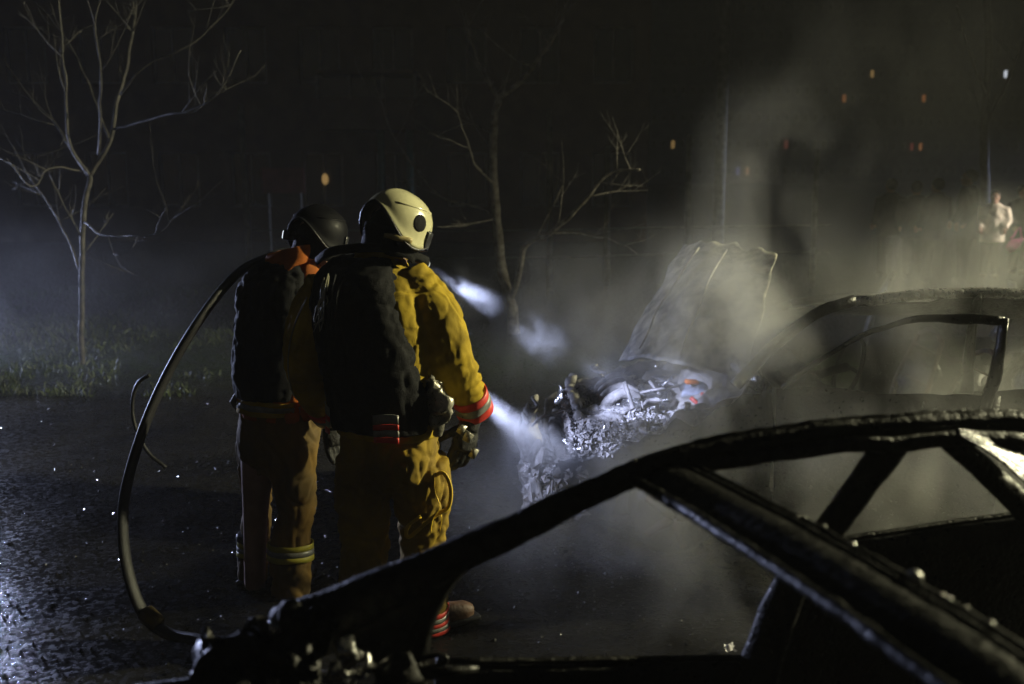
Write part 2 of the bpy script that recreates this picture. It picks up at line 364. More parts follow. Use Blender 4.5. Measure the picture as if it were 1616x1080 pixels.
# ---------------------------------------------------------------- bare trees
def tree(base, limbs, Y, label, twig_n, seed, bk='bark', thick=1.0):
    r = random.Random(seed); t = thing('bare_tree', (base.x, base.y, 0), label, 'tree', None)
    tw = MB()
    def twig(p, d, L, rad, depth):
        pts = [p]; dd = d.normalized()
        for k in range(4):
            dd = (dd+Vector((r.gauss(0, .13), r.gauss(0, .13), r.gauss(.08, .10)))).normalized(); pts.append(pts[-1]+dd*L/4)
        tw.tube(pts, [rad, rad*.85, rad*.7, rad*.55, rad*.3], 5)
        if depth:
            for k in range(r.choice((1, 2, 2, 3))):
                i = r.choice((1, 2, 3)); d2 = (dd+Vector((r.gauss(0, .7), r.gauss(0, .7), r.gauss(.3, .5)))).normalized()
                twig(pts[i], d2, L*r.uniform(.35, .6), rad*.55, depth-1)
    for li, (name, pts, r0, r1) in enumerate(limbs):
        n = len(pts); P = [pix(a[0], a[1], Y+(a[2] if len(a) > 2 else 0)) for a in pts]
        if name == 'trunk': P[0].z = -.1
        rad = [(r0+(r1-r0)*i/(n-1))*thick for i in range(n)]
        P2, R2 = crom(P, rad, 7)
        P2 = [q+jag(q, 5, .018) if 0 < i < len(P2)-1 else q for i, q in enumerate(P2)]
        R2 = [q*(1+.16*nz3(P2[i], 9)) for i, q in enumerate(R2)]
        MB().tube(P2, R2, 8).build(name, M[bk], t)
        for k in range(int(twig_n*(n-1))):
            if name == 'trunk' and k % 3: continue
            i = r.randrange(len(P2)//3, len(P2)-1); ax = (P2[i+1]-P2[i]).normalized()
            d = (ax*.5+Vector((r.gauss(0, .6), r.gauss(0, .6), r.gauss(.35, .4)))).normalized()
            twig(P2[i], d, r.uniform(.3, .95), min(.009, R2[i]*.55), 2)
    o = tw.build('twigs', M[bk], t); o['kind'] = 'stuff'
    return t
tree(pix(128, 575, 9.75), [
    ('trunk', [(128, 580), (128, 500), (130, 400), (134, 330), (142, 275)], .05, .037),
    ('branch', [(142, 278), (172, 225), (185, 165), (203, 90, .3), (212, 20, .5), (205, -60, .5)], .034, .018),
    ('branch', [(142, 278), (112, 230, -.2), (105, 160, -.3), (98, 60, -.4), (90, -30, -.4)], .026, .012),
    ('branch', [(126, 430), (112, 390, .2), (85, 335, .4), (50, 285, .6), (20, 230, .8)], .02, .008),
    ('branch', [(172, 225), (150, 160, .4), (118, 85, .7), (80, 30, .9), (40, -10, 1)], .02, .009),
    ('branch', [(178, 205), (250, 185, -.4), (310, 170, -.7), (350, 138, -.9), (380, 80, -1)], .02, .007),
    ('branch', [(190, 150), (225, 105, -.2), (300, 70, -.3), (350, 25, -.3), (375, -10, -.3)], .018, .008),
    ('branch', [(140, 280), (90, 200, .5), (40, 145, .9), (0, 85, 1.2)], .022, .008),
    ('branch', [(130, 270), (80, 265, -.4), (50, 295, -.7), (10, 250, -1)], .016, .006),
    ('branch', [(132, 350), (160, 370, -.3), (200, 372, -.5), (245, 370, -.7), (280, 340, -.8)], .016, .006),
    ('branch', [(155, 245), (160, 130, -.5), (150, 40, -.8), (170, -40, -1)], .02, .01)], 9.75,
    'bare young tree rimmed by cool light, growing on grass beside the hose', 1.7, 3, 'dimmed_bark', .62)
tree(pix(812, 530, 11.6), [
    ('trunk', [(812, 535), (808, 490), (800, 460), (790, 410), (783, 340), (778, 260), (780, 200), (786, 158)], .10, .055),
    ('branch', [(786, 158), (765, 115), (745, 70, .3), (735, 20, .5)], .038, .015),
    ('branch', [(786, 158), (820, 130), (850, 95, -.3), (875, 60, -.5), (890, 30, -.5)], .046, .018),
    ('branch', [(806, 475), (822, 420, -.2), (832, 385, -.3), (870, 368, -.5), (915, 325, -.8), (960, 275, -1), (1010, 268, -1.2)], .052, .016),
    ('branch', [(785, 345), (755, 330, .3), (700, 312, .6), (655, 265, .8), (615, 200, 1), (590, 120, 1.1)], .026, .008),
    ('branch', [(779, 290), (750, 260, -.3), (735, 215, -.5), (720, 170, -.6)], .018, .006),
    ('branch', [(870, 368, -.5), (930, 372, -.6), (980, 385, -.8), (1005, 400, -1)], .015, .006),
    ('branch', [(783, 345), (740, 355, -.2), (690, 358, -.4)], .014, .006),
    ('branch', [(780, 215), (740, 195, .3), (690, 215, .5)], .014, .006)], 11.6,
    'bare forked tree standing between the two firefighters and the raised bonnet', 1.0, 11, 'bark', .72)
tree(pix(1580, 420, 21), [
    ('trunk', [(1556, 440), (1556, 330), (1553, 200), (1560, 90), (1556, -20)], .11, .07),
    ('branch', [(1553, 200), (1590, 130, .5), (1616, 60, 1)], .05, .02),
    ('branch', [(1556, 150), (1530, 80, -.5), (1510, 10, -1)], .05, .02)], 21,
    'tall bare tree behind the onlookers, dim against the far blocks', .5, 21, 'dimmed_bark')

# ---------------------------------------------------------------- firefighters
def glove(name, wrist, direc, side, m, parent, size=1.0, curl=.9):
    """gauntlet, palm, four fingers and a thumb, curled; side = thumb direction"""
    d = Vector(direc).normalized(); s = Vector(side); s = (s-d*s.dot(d)).normalized(); pl = d.cross(s)   # pl: palm side normal
    w = Vector(wrist); mb = MB(); k = size
    mb.tube([w-d*.06*k, w, w+d*.03*k], [.052*k, .046*k, .042*k], 12, flat=.8)
    mb.tube([w+d*.01*k, w+d*.06*k, w+d*.10*k], [.036*k, .047*k, .043*k], 12, flat=.62, up=s)
    for i, L in enumerate((.078, .088, .082, .064)):
        b = w+d*.095*k+s*(.033-.022*i)*k
        p = [b]; a = curl*.35; dd = d.copy()
        for j, fr in enumerate((.42, .33, .25)):
            a2 = a*(j+.6); dd = (d*math.cos(a2)+pl*math.sin(a2)); p.append(p[-1]+dd*L*fr*1.25*k)
        mb.tube(p, [.0125*k, .0125*k, .0115*k, .009*k], 8)
        mb.ball(p[-1], .009*k, 5)
    b = w+d*.035*k+s*.036*k
    p = [b, b+(d*.6+s*.8)*.035*k, b+(d*.9+s*.75+pl*.35).normalized()*.07*k+pl*.012*k, b+(d*1.1+s*.45+pl*.5)*.07*k]
    mb.tube(p, [.016*k, .0145*k, .013*k, .010*k], 8); mb.ball(p[-1], .010*k, 5)
    return remeshed(name, mb, m, parent, .0055, 2, lambda q: .0015*nz3(q, 60))
def boot(parent, heel, toe_dir, m, h=.24):
    d = Vector(toe_dir); d.z = 0; d.normalize(); p = Vector(heel); mb = MB()
    mb.tube([p+Vector((0, 0, .05)), p+Vector((0, 0, h))], [.062, .068], 14)
    mb.tube([p-d*.05+Vector((0, 0, .045)), p+d*.08+Vector((0, 0, .05)), p+d*.17+Vector((0, 0, .042)), p+d*.215+Vector((0, 0, .035))], [.045, .05, .047, .03], 12)
    o = remeshed('boot', mb, m, parent, .01, 3, lambda q: .003*nz3(q, 20))
    s = MB().box(p+d*.08+Vector((0, 0, .012)), (.155, .052, .014), Euler((0, 0, math.atan2(d.y, d.x))))
    s.build('sole', M['rubber'], o, False, bevel=.01); return o
def band(parent, ringf, z0, z1, m, name='reflective_band', n=40, a0=0, a1=2*math.pi):
    mb = MB(); mb.grid(lambda u, v: ringf(a0+(a1-a0)*u, z0+(z1-z0)*v), n, 2); return mb.build(name, m, parent, solid=.004)
def limb_band(parent, p0, p1, r, cols, flat=1):
    p0 = Vector(p0); p1 = Vector(p1); n = len(cols)
    for i, m in enumerate(cols):
        a = p0.lerp(p1, i/n+.001); b = p0.lerp(p1, (i+1)/n-.001)
        mb = MB(); mb.tube([a, a.lerp(b, .5), b], r+(.0012 if i % 2 else 0), 26, cap=False)
        o = mb.build('reflective_band', m, parent, solid=.005)
        crumple(o, 14, .006)
def helmet(parent, c, rad, yaw, pitch, roll, m, disc=True, lamp=None):
    Rm = (Matrix.Rotation(yaw, 3, 'Z') @ Matrix.Rotation(pitch, 3, 'X') @ Matrix.Rotation(roll, 3, 'Y'))
    c = Vector(c)
    def rim(a):                     # a = azimuth from the front; rim height in units of rad
        side = abs(math.sin(a)); back = max(0, -math.cos(a)); front = max(0, math.cos(a))
        return -.62*side**2.2+.02*front-(.02-.34*back**1.5*(1-side**3))
    def shape(a, z):
        # z from rim to 1
        k = math.sqrt(max(0, 1-min(1, abs(z))**2.3)) if z > 0 else 1+.06*z*(1 if abs(math.sin(a)) > .3 else .3)
        x = math.sin(a)*.94*k; y = math.cos(a)*1.12*k
        zz = z*.98
        ridge = .035*math.exp(-((math.sin(a)*k)/.16)**2)*(k < .98)
        return Vector((x, y, zz+ridge))*rad
    mb = MB(); nu, nv = 72, 26
    def P(u, v):
        a = 2*math.pi*u; r0 = rim(a); z = r0+(1-r0)*math.sin(v*math.pi/2); 
        q = shape(a, min(z, .99999)); flare = .05*math.exp(-(v/.07)**2); q.x *= 1+flare; q.y *= 1+flare
        return c+Rm@q
    mb.grid(P, nu, nv); sh = mb.build('helmet_shell', m, parent, solid=.006)
    trim = MB(); trim.tube([c+Rm@(shape(2*math.pi*i/72, rim(2*math.pi*i/72))*1.05) for i in range(73)], .006, 6, cap=False); trim.build('rim_trim', M['rubber'], sh)
    # raised side rib from brow to nape
    for s in (-1, 1):
        pts = []
        for i in range(13):
            a = R(25+10*i)*s; z = .62-.16*math.sin(i/12*math.pi)*0-.012*i; pts.append(c+Rm@(shape(a, z)*1.008))
        rb = MB(); rb.tube(pts, [.002]+[.006]*11+[.002], 6); rb.build('side_rib', m, sh)
    if disc:
        for s in (-1, 1):
            a = R(92)*s; q = shape(a, .12); q2 = shape(a, .10)
            nrm = Rm@Vector((math.sin(a), math.cos(a)*.8, .10)).normalized(); pc = c+Rm@q
            MB().tube([pc-nrm*.02, pc+nrm*.001, pc+nrm*.003], [.034, .034, .031], 20).build('side_disc', M['black'], sh)
    # inner liner and neck curtain
    ln = MB(); ln.ball(c-Rm@Vector((0, -.005, .03)), rad*.86, 14, (.93, 1.03, .95), Rm); ln.build('liner', M['black'], sh)
    nk = MB(); nk.grid(lambda u, v: c+Rm@Vector((math.sin(math.pi*(u*1.3-.65)+math.pi)*rad*(.84-.05*v), math.cos(math.pi*(u*1.3-.65)+math.pi)*rad*(.95-.06*v), rad*(-.25-.75*v))), 20, 6)
    crumple(nk.build('neck_guard', M['black'], sh, solid=.005), 20, .012)
    # clear visor raised over the brow
    vs = MB(); vs.grid(lambda u, v: c+Rm@(shape(R(-70+140*u), .02-.5*v*(1-.0*u))*Vector((1, 1, 1)).length*.62), 16, 6); vs.build('visor', M['rubber'], sh, solid=.003)
    if lamp:
        pc = c+Rm@(shape(lamp, -.25)*1.06); n = (Rm@Vector((math.sin(lamp), math.cos(lamp), 0))).normalized()
        MB().tube([pc-n*.03, pc+n*.02], [.022, .024], 16).build('lamp_housing', M['rubber'], sh)
        MB().tube([pc+n*.02, pc+n*.024], [.019, .017], 16).build('lamp_lens', M['white'], sh)
    return sh

def head(parent, c, yaw, m=None, r=.1):
    c = Vector(c); Rz = Matrix.Rotation(yaw, 3, 'Z'); mb = MB()
    mb.ball(c, r, 12, (.8, .98, 1.12), Rz); mb.tube([c-Vector((0, 0, .2)), c-Vector((0, 0, .05))], [.062, .058], 12)
    mb.tube([c+Rz@Vector((0, r*.9, .0)), c+Rz@Vector((0, r*1.12, -.03)), c+Rz@Vector((0, r*.95, -.045))], [.008, .014, .009], 8)   # nose
    mb.ball(c+Rz@Vector((0, r*.5, -.085)), .045, 8)                        # chin
    for s in (-1, 1): mb.ball(c+Rz@Vector((s*r*.8, -.005, -.015)), .026, 6, (.4, .8, 1.2), Rz)   # ears
    o = remeshed('head', mb, m or M['skin'], parent, .008, 2)
    for s in (-1, 1): MB().ball(c+Rz@Vector((s*.033, r*.93, .008)), .011, 6).build('eye', M['white_eye'], o)
    MB().tube([c+Rz@Vector((-.022, r*.93, -.068)), c+Rz@Vector((0, r*.99, -.066)), c+Rz@Vector((.022, r*.93, -.068))], .005, 6).build('mouth', M['lip'], o)
    return o
M['white_eye'] = mat('eye_white', (.7, .7, .68), .2); M['lip'] = mat('lip', (.4, .15, .12), .5)

def firefighter_near():
    Y = 3.95; A = lambda px, py, dy=0: pix(px, py, Y+dy)
    t = thing('person', (A(620, 1000).x, Y, 0), 'firefighter in mustard jacket, black vest and cream helmet, standing back turned', 'person', 'firefighters')
    yaw = R(-22)
    # body under the clothes, one continuous mesh
    mb = MB()
    mb.rings([ellipse(A(612, y), w, d, 20, yaw) for y, w, d in ((720, .15, .11), (650, .14, .1), (560, .15, .1), (480, .14, .08), (450, .09, .06))])
    mb.tube([A(605, 450), A(615, 380, .05)], [.06, .055], 12)
    for pts in ([(575, 720), (578, 830, .02), (575, 960)], [(662, 720), (668, 830, .03), (674, 970, .05)]): mb.tube([A(*p) for p in pts], [.085, .06, .05], 12)
    for pts in ([(650, 470), (705, 550, .02), (748, 645, .12)], [(525, 470), (492, 560, .1), (522, 655, .3)]): mb.tube([A(*p) for p in pts], [.042, .038, .033], 12)
    remeshed('body', mb, M['skin'], t, .02, 2)
    head(t, A(618, 362, .03), R(-40), M['skin'], .095)
    # trousers
    mb = MB()
    mb.rings([ellipse(A(614, y, .0), w, d, 26, yaw) for y, w, d in ((768, .10, .10), (745, .19, .145), (700, .205, .155), (660, .2, .15), (630, .19, .14))])
    L = [A(578, 725), A(572, 790, .0), A(577, 845, .03), A(572, 900), A(577, 955, -.02), A(578, 975, -.02)]
    Rr = [A(660, 725), A(666, 790, .04), A(668, 845, .05), A(668, 900, .04), A(672, 955, .03), A(673, 985, .03)]
    mb.tube(L, [.125, .112, .10, .094, .10, .098], 20, 4); mb.tube(Rr, [.125, .118, .10, .092, .088, .085], 20, 4)
    ax = Vector((.25, 0, 1)).normalized()
    tr = remeshed('trousers', mb, M['trouser'], t, .0078, 4, cloth(.020, 6.5, [(A(560, 830), ax, .16, .075, .014), (A(680, 850), Vector((-.4, 0, 1)).normalized(), .15, .07, .013), (A(575, 950), ax, .10, .05, .011), (A(560, 720), Vector((1, 0, .6)).normalized(), .13, .08, .012)], fine=.004))
    # jacket
    mb = MB()
    mb.rings([ellipse(A(x, y, dy), w, d, 28, yaw) for x, y, w, d, dy in ((614, 682, .213, .165, 0), (612, 640, .21, .16, 0), (606, 580, .215, .16, 0), (596, 510, .225, .16, .0), (588, 455, .215, .145, .02), (594, 425, .14, .11, .04), (600, 400, .085, .085, .05))])
    ra = [A(640, 438, .03), A(684, 496, -.01), A(708, 560, -.01), A(732, 608, .04), A(748, 640, .10)]
    la = [A(520, 452, .03), A(492, 505, .04), A(486, 570, .10), A(500, 622, .2), A(520, 652, .3)]
    mb.tube(ra, [.10, .108, .098, .077, .068], 20, 5); mb.tube(la, [.10, .102, .097, .08, .065], 20, 5)
    ea = Vector((.35, 0, -1)).normalized()
    jk = remeshed('jacket', mb, M['jacket'], t, .0075, 4, cloth(.010, 8, [(A(735, 590), ea, .15, .058, .013), (A(712, 540), Vector((.9, 0, -.7)).normalized(), .12, .075, .011), (A(690, 450), Vector((1, 0, -.5)).normalized(), .09, .06, .010), (A(490, 590, .1), ea, .13, .06, .010)], fine=.0035))
    cl = MB(); cl.grid(lambda u, v: A(603, 408-14*v, .04)+Vector((math.cos(2*math.pi*u)*.10, math.sin(2*math.pi*u)*.09, 0)), 30, 4); crumple(cl.build('collar', M['jacket'], jk, solid=.012), 14, .02)
    # hem bands: red / grey / red, and cuff bands
    for y0, y1, m in ((632, 645, 'silver'), (646, 654, 'redband'), (655, 664, 'silver'), (665, 674, 'redband')):
        e0 = A(614, y0); e1 = A(614, y1)
        def rf(a, v, e0=e0, e1=e1):
            c = e0.lerp(e1, v); q = ellipse(c, .222, .174, 1, yaw)
            x = math.copysign(abs(math.cos(a))**(2/2.4), math.cos(a))*.252; y = math.copysign(abs(math.sin(a))**(2/2.4), math.sin(a))*.236
            return c+Vector((x*math.cos(yaw)-y*math.sin(yaw), x*math.sin(yaw)+y*math.cos(yaw), 0))
        for a0, a1 in ((R(-80), R(-56)), (R(-152), R(-128))):
            mb = MB(); mb.grid(lambda u, v: rf(a0+(a1-a0)*u, v), 14, 2); crumple(mb.build('reflective_band', M[m], jk, solid=.004), 9, .012)
    limb_band(jk, A(738, 619, .06), A(750, 648, .12), .079, [M['redband'], M['silver'], M['redband']])
    limb_band(jk, A(508, 636, .24), A(520, 652, .3), .075, [M['redband'], M['silver']])
    # black armour vest over the jacket
    mb = MB()
    mb.rings([ellipse(A(x, y, dy), w, d, 28, yaw, 3.2) for x, y, w, d, dy in ((613, 672, .205, .19, -.01), (606, 610, .215, .195, -.01), (592, 545, .212, .2, -.01), (576, 480, .20, .19, -.0), (572, 430, .17, .165, .01), (578, 404, .12, .11, .03))])
    mb.box(A(600, 640, -.17), (.06, .03, .05), Euler((0, 0, yaw)))
    vs = remeshed('vest', mb, M['black'], t, .012, 3, cloth(.016, 9, (), (3, 3, 3), .005))
    for i in range(3): MB().tube([A(520+10*i, 425+8*i, -.16), A(514+9*i, 470, -.215), A(512+8*i, 520, -.22)], .008, 6, 4, flat=.3).build('webbing', M['black'], vs)
    sb = MB(); sb.tube([A(500, 412, -.02), A(520, 398, -.1), A(560, 392, -.13), A(610, 392, -.1), A(650, 402, -.03), A(675, 412, .05)], .018, 10, 5, flat=.45); sb.build('neck_strap', M['black'], vs)
    st = MB(); st.tube([A(606, 371, -.125), A(625, 375, -.125), A(650, 381, -.10)], [.008, .013, .011], 8, 5, flat=.5); st.build('chin_strap', mat('tan_strap', (.6, .48, .2), .5), t)
    # frayed pale cords hanging off the shoulder
    for i in range(11):
        x0 = 522-4*random.random()*3; r = random.Random(i)
        pts = [A(x0-i*1.2, 432+i*3, -.19)]
        for k in range(4): pts.append(A(x0-i*1.2-(k+1)*r.uniform(2, 5.5)+(8 if i > 6 else 0), 432+i*3+(k+1)*r.uniform(14, 20), -.21+.01*r.random()))
        MB().tube(pts, [.0026, .0024, .002, .0018, .0012], 5, 3).build('cord', M['cord'], vs)
    mb = MB(); mb.tube([A(484, 470, -.13), A(466, 510, -.1), A(456, 550, -.06), A(455, 590, -.02), A(462, 620, .03), A(469, 632, .05)], .003, 5, 6); mb.build('cord', M['cord'], jk)
    # pouch on the hip
    mb = MB(); mb.tube([A(680, 592, -.12), A(690, 620, -.14), A(694, 650, -.14), A(690, 682, -.12)], [.012, .04, .046, .028], 12, 4, flat=.55); o = remeshed('pouch', mb, M['pouch'], t, .009, 1); crumple(o, 22, .03, 45, .012)
    # gloves
    glove('glove', A(742, 664, .10), (A(722, 735, .06)-A(744, 655, .1)), (-.8, -.5, 0), M['glove'], t, 1.28, 1.2)
    glove('glove', A(522, 664, .32), Vector((.08, .05, -1)), (.7, .7, 0), M['glove'], t, 1.1, .9)
    for (x, y) in ((738, 690), (748, 716), (728, 678)):
        mb = MB(); mb.box(A(x, y, .02), (.016, .004, .02), Euler((0, .5, .2))); crumple(mb.build('glove_patch', M['pouch'], t), 30, .01)
    # loose yellow straps on the right leg
    S = lambda *pts: MB().tube([A(x, y, d) for x, y, d in pts], .0085, 6, 6, flat=.28).build('strap', M['strap'], tr)
    S((684, 752, -.10), (700, 747, -.1), (711, 770, -.1), (708, 800, -.11), (690, 812, -.12), (672, 826, -.13), (645, 848, -.13), (643, 832, -.13), (664, 815, -.13))
    S((685, 748, -.10), (686, 775, -.11), (694, 800, -.12), (683, 820, -.13), (680, 840, -.12)); S((694, 806, -.11), (697, 820, -.10), (694, 838, -.1))
    S((690, 870, -.09), (672, 878, -.12), (655, 888, -.12))
    limb_band(tr, A(673, 958, .03), A(674, 992, .03), .095, [M['redband'], M['silver'], M['redband'], M['silver'], M['redband']])
    limb_band(tr, A(577, 935, -.02), A(578, 965, -.02), .108, [M['lime'], M['silver'], M['lime']])
    g = A(676, 1000, .03); boot(t, (g.x, g.y, 0.0), (.9, .55, 0), M['boot']); g = A(578, 1000, -.02); boot(t, (g.x, g.y, 0.0), (.25, 1, 0), M['boot'])
    hm = helmet(t, A(627, 354, .02), .133, R(-38), R(-20), R(4), M['helmet'])
    # torch clipped on the chest
    p0 = A(672, 418, .34); p1 = pix(995, 612, 5.25); d = (p1-p0).normalized()
    tc = thing('torch', p0, 'small torch shining on the burnt engine from the near firefighter', 'torch')
    MB().tube([p0-d*.14, p0-d*.03, p0-d*.02, p0+d*.0], [.014, .014, .022, .024], 14).build('torch_body', M['rubber'], tc)
    MB().tube([p0+d*.0005, p0+d*.004], [.021, .021], 14).build('lens', M['white'], tc)
    spot('torch_light', p0+d*.02, p1, P_TORCH, COOL, 19, .7, .015, tc)
    return t
firefighter_near()

def firefighter_far():
    Y = 4.4; A = lambda px, py, dy=0: pix(px, py, Y+dy)
    t = thing('person', (A(455, 950).x, Y, 0), 'firefighter in black vest and dark helmet carrying the hose on a shoulder', 'person', 'firefighters')
    yaw = R(-15)
    mb = MB()
    mb.rings([ellipse(A(450, y), w, d, 20, yaw) for y, w, d in ((700, .15, .11), (640, .14, .1), (560, .15, .1), (470, .17, .1), (430, .12, .08))])
    mb.tube([A(468, 445), A(490, 390, .05)], [.06, .055], 12)
    for pts in ([(408, 700), (403, 810, .02), (402, 930)], [(465, 700), (462, 810, .03), (460, 940, .05)]): mb.tube([A(*p) for p in pts], [.085, .06, .05], 12)
    for pts in ([(410, 455), (400, 550, .1), (402, 610, .1)], [(500, 455), (510, 560, .1), (530, 640, .3)]): mb.tube([A(*p) for p in pts], [.055, .045, .035], 12)
    remeshed('body', mb, M['skin'], t, .02, 2)
    head(t, A(500, 375, .03), R(-35), M['skin'], .095)
    mb = MB()
    mb.rings([ellipse(A(440, y), w, d, 26, yaw) for y, w, d in ((745, .10, .10), (720, .17, .14), (680, .185, .15), (630, .18, .14))])
    L = [A(405, 700, .05), A(403, 760, .09), A(405, 800, .1), A(400, 860, .08), A(399, 915, .08), A(399, 930, .08)]
    Rr = [A(464, 700, -.05), A(462, 750, -.05), A(468, 800, -.03), A(460, 860, -.05), A(459, 920, -.06), A(459, 945, -.06)]
    mb.tube(L, [.085, .072, .066, .064, .066, .066], 20, 4); mb.tube(Rr, [.105, .1, .088, .088, .088, .088], 20, 4)
    ax = Vector((.3, 0, 1)).normalized()
    tr = remeshed('trousers', mb, M['trouser2'], t, .0105, 3, cloth(.024, 6.5, [(A(430, 740), ax, .13, .07, .014), (A(395, 740), ax, .13, .07, .014), (A(440, 900), ax, .1, .05, .01)], (1, 5, 2), fine=.004))
    limb_band(tr, A(459, 856, -.05), A(459, 882, -.06), .103, [M['lime'], M['silver'], M['lime']]); limb_band(tr, A(400, 852, .08), A(399, 874, .08), .078, [M['lime'], M['silver'], M['lime']])
    mb = MB(); mb.rings([ellipse(A(x, y), w, d, 28, yaw) for x, y, w, d in ((444, 655, .18, .15), (440, 600, .19, .15), (446, 520, .20, .15), (455, 455, .19, .14), (466, 425, .12, .1), (474, 402, .085, .085))])
    la = [A(412, 455, .03), A(400, 520, .1), A(396, 570, .16), A(402, 605, .1)]; ra = [A(500, 455, -.02), A(505, 520, .0), A(512, 590, .1), A(530, 640, .25)]
    mb.tube(la, [.075, .065, .06, .055], 18, 5); mb.tube(ra, [.10, .10, .085, .07], 18, 5)
    jk = remeshed('jacket', mb, M['jacket2'], t, .0105, 3, cloth(.018, 8, [(A(490, 500), Vector((.3, 0, -1)), .14, .06, .01)], (6, 1, 2)))
    cl = MB(); cl.grid(lambda u, v: A(470, 416-25*v, .0)+Vector((math.cos(2*math.pi*u)*.118, math.sin(2*math.pi*u)*.12, .03*math.cos(2*math.pi*u))), 30, 4); crumple(cl.build('collar', M['jacket2'], jk, solid=.012), 12, .03)
    mb = MB(); mb.grid(lambda u, v: A(444, 622+24*v)+Vector((math.cos(2*math.pi*u)*.195, math.sin(2*math.pi*u)*.165, 0)), 50, 3); crumple(mb.build('reflective_band', M['jacket'], jk, solid=.004), 9, .014)
    mb = MB(); mb.grid(lambda u, v: A(444, 630+8*v)+Vector((math.cos(2*math.pi*u)*.199, math.sin(2*math.pi*u)*.169, 0)), 50, 2); crumple(mb.build('reflective_band', M['silver'], jk, solid=.004), 9, .014)
    mb = MB()
    mb.rings([ellipse(A(x, y), w, d, 28, yaw, 3.2) for x, y, w, d in ((436, 622, .155, .17), (436, 590, .165, .18), (440, 520, .17, .19), (443, 450, .17, .18), (452, 412, .12, .12))])
    vs = remeshed('vest', mb, M['black'], t, .012, 3, cloth(.018, 9, (), (1, 8, 3), .006))
    mb = MB(); mb.tube([A(400, 425, -.05), A(396, 470, -.14), A(394, 540, -.16), A(395, 620, -.12)], .014, 8, 5, flat=.5); crumple(mb.build('webbing', M['black'], vs), 20, .02)
    glove('glove', A(398, 596, .02), A(406, 660, -.02)-A(398, 596, .0), (-.7, -.5, 0), M['greyglove'], t, 1.15, .8)
    glove('glove', A(532, 652, .27), Vector((.2, .2, -1)), (.7, .7, 0), M['glove'], t, 1.05, .9)
    for px, dy, dr in ((399, .08, (.15, 1, 0)), (459, -.06, (.3, 1, 0))):
        g = A(px, 940, dy); boot(t, (g.x, g.y, 0), dr, M['rubber'])
    helmet(t, A(503, 368, .02), .122, R(-30), R(-12), R(3), M['helmet2'], False, R(-128))
    return t
firefighter_far()

# ---------------------------------------------------------------- hose over the far firefighter's shoulder
Yh = 4.35
hp = [pix(520, 425, 4.75), pix(475, 402, 4.72), pix(428, 405, 4.5), pix(375, 432, 4.3), pix(315, 505, 4.15), pix(262, 595, 4.1), pix(222, 690, 4.05), pix(196, 790, 4.0), pix(198, 880, 3.95), pix(222, 960, 3.9), pix(262, 1010, 3.85), pix(320, 1035, 3.78), pix(420, 1060, 3.6), pix(560, 1100, 3.45)]
for q in hp[10:]: q.z = gz(q.x, q.y)+.045
hs = thing('fire_hose', hp[10], 'dark fire hose looping from the far firefighter\'s shoulder to the ground', 'hose')
MB().tube(hp, .031, 14, 8, flat=.6, up=(.2, 1, .1)).build('hose_tube', M['hose'], hs)
c = hp[9]; dd = (hp[10]-hp[9]).normalized(); 
MB().tube([c+dd*.02, c+dd*.03, c+dd*.10, c+dd*.11], [.030, .038, .038, .030], 14).build('coupling', mat('brass', (.16, .12, .04), .5, .8), hs)
mb = MB(); mb.tube([pix(236, 592, 5.4), pix(218, 605, 5.4), pix(209, 635, 5.4), pix(213, 672, 5.4), pix(232, 712, 5.4), pix(262, 738, 5.4)], .011, 8, 8)
setp(mb.build('fire_hose', M['hose']), 'thin stiff loop of line standing up behind the thick hose', 'hose')
# nozzle in the near firefighter's hands
n0 = pix(752, 622, 4.35); n1 = pix(885, 732, 4.75); nd = (n1-n0).normalized()
nozl = thing('hose_nozzle', n0, 'branch nozzle spraying water from in front of the near firefighter', 'nozzle')
MB().tube([n0-nd*.25, n0-nd*.1, n0-nd*.06, n0], [.022, .022, .03, .026], 14).build('nozzle_body', M['rubber'], nozl)

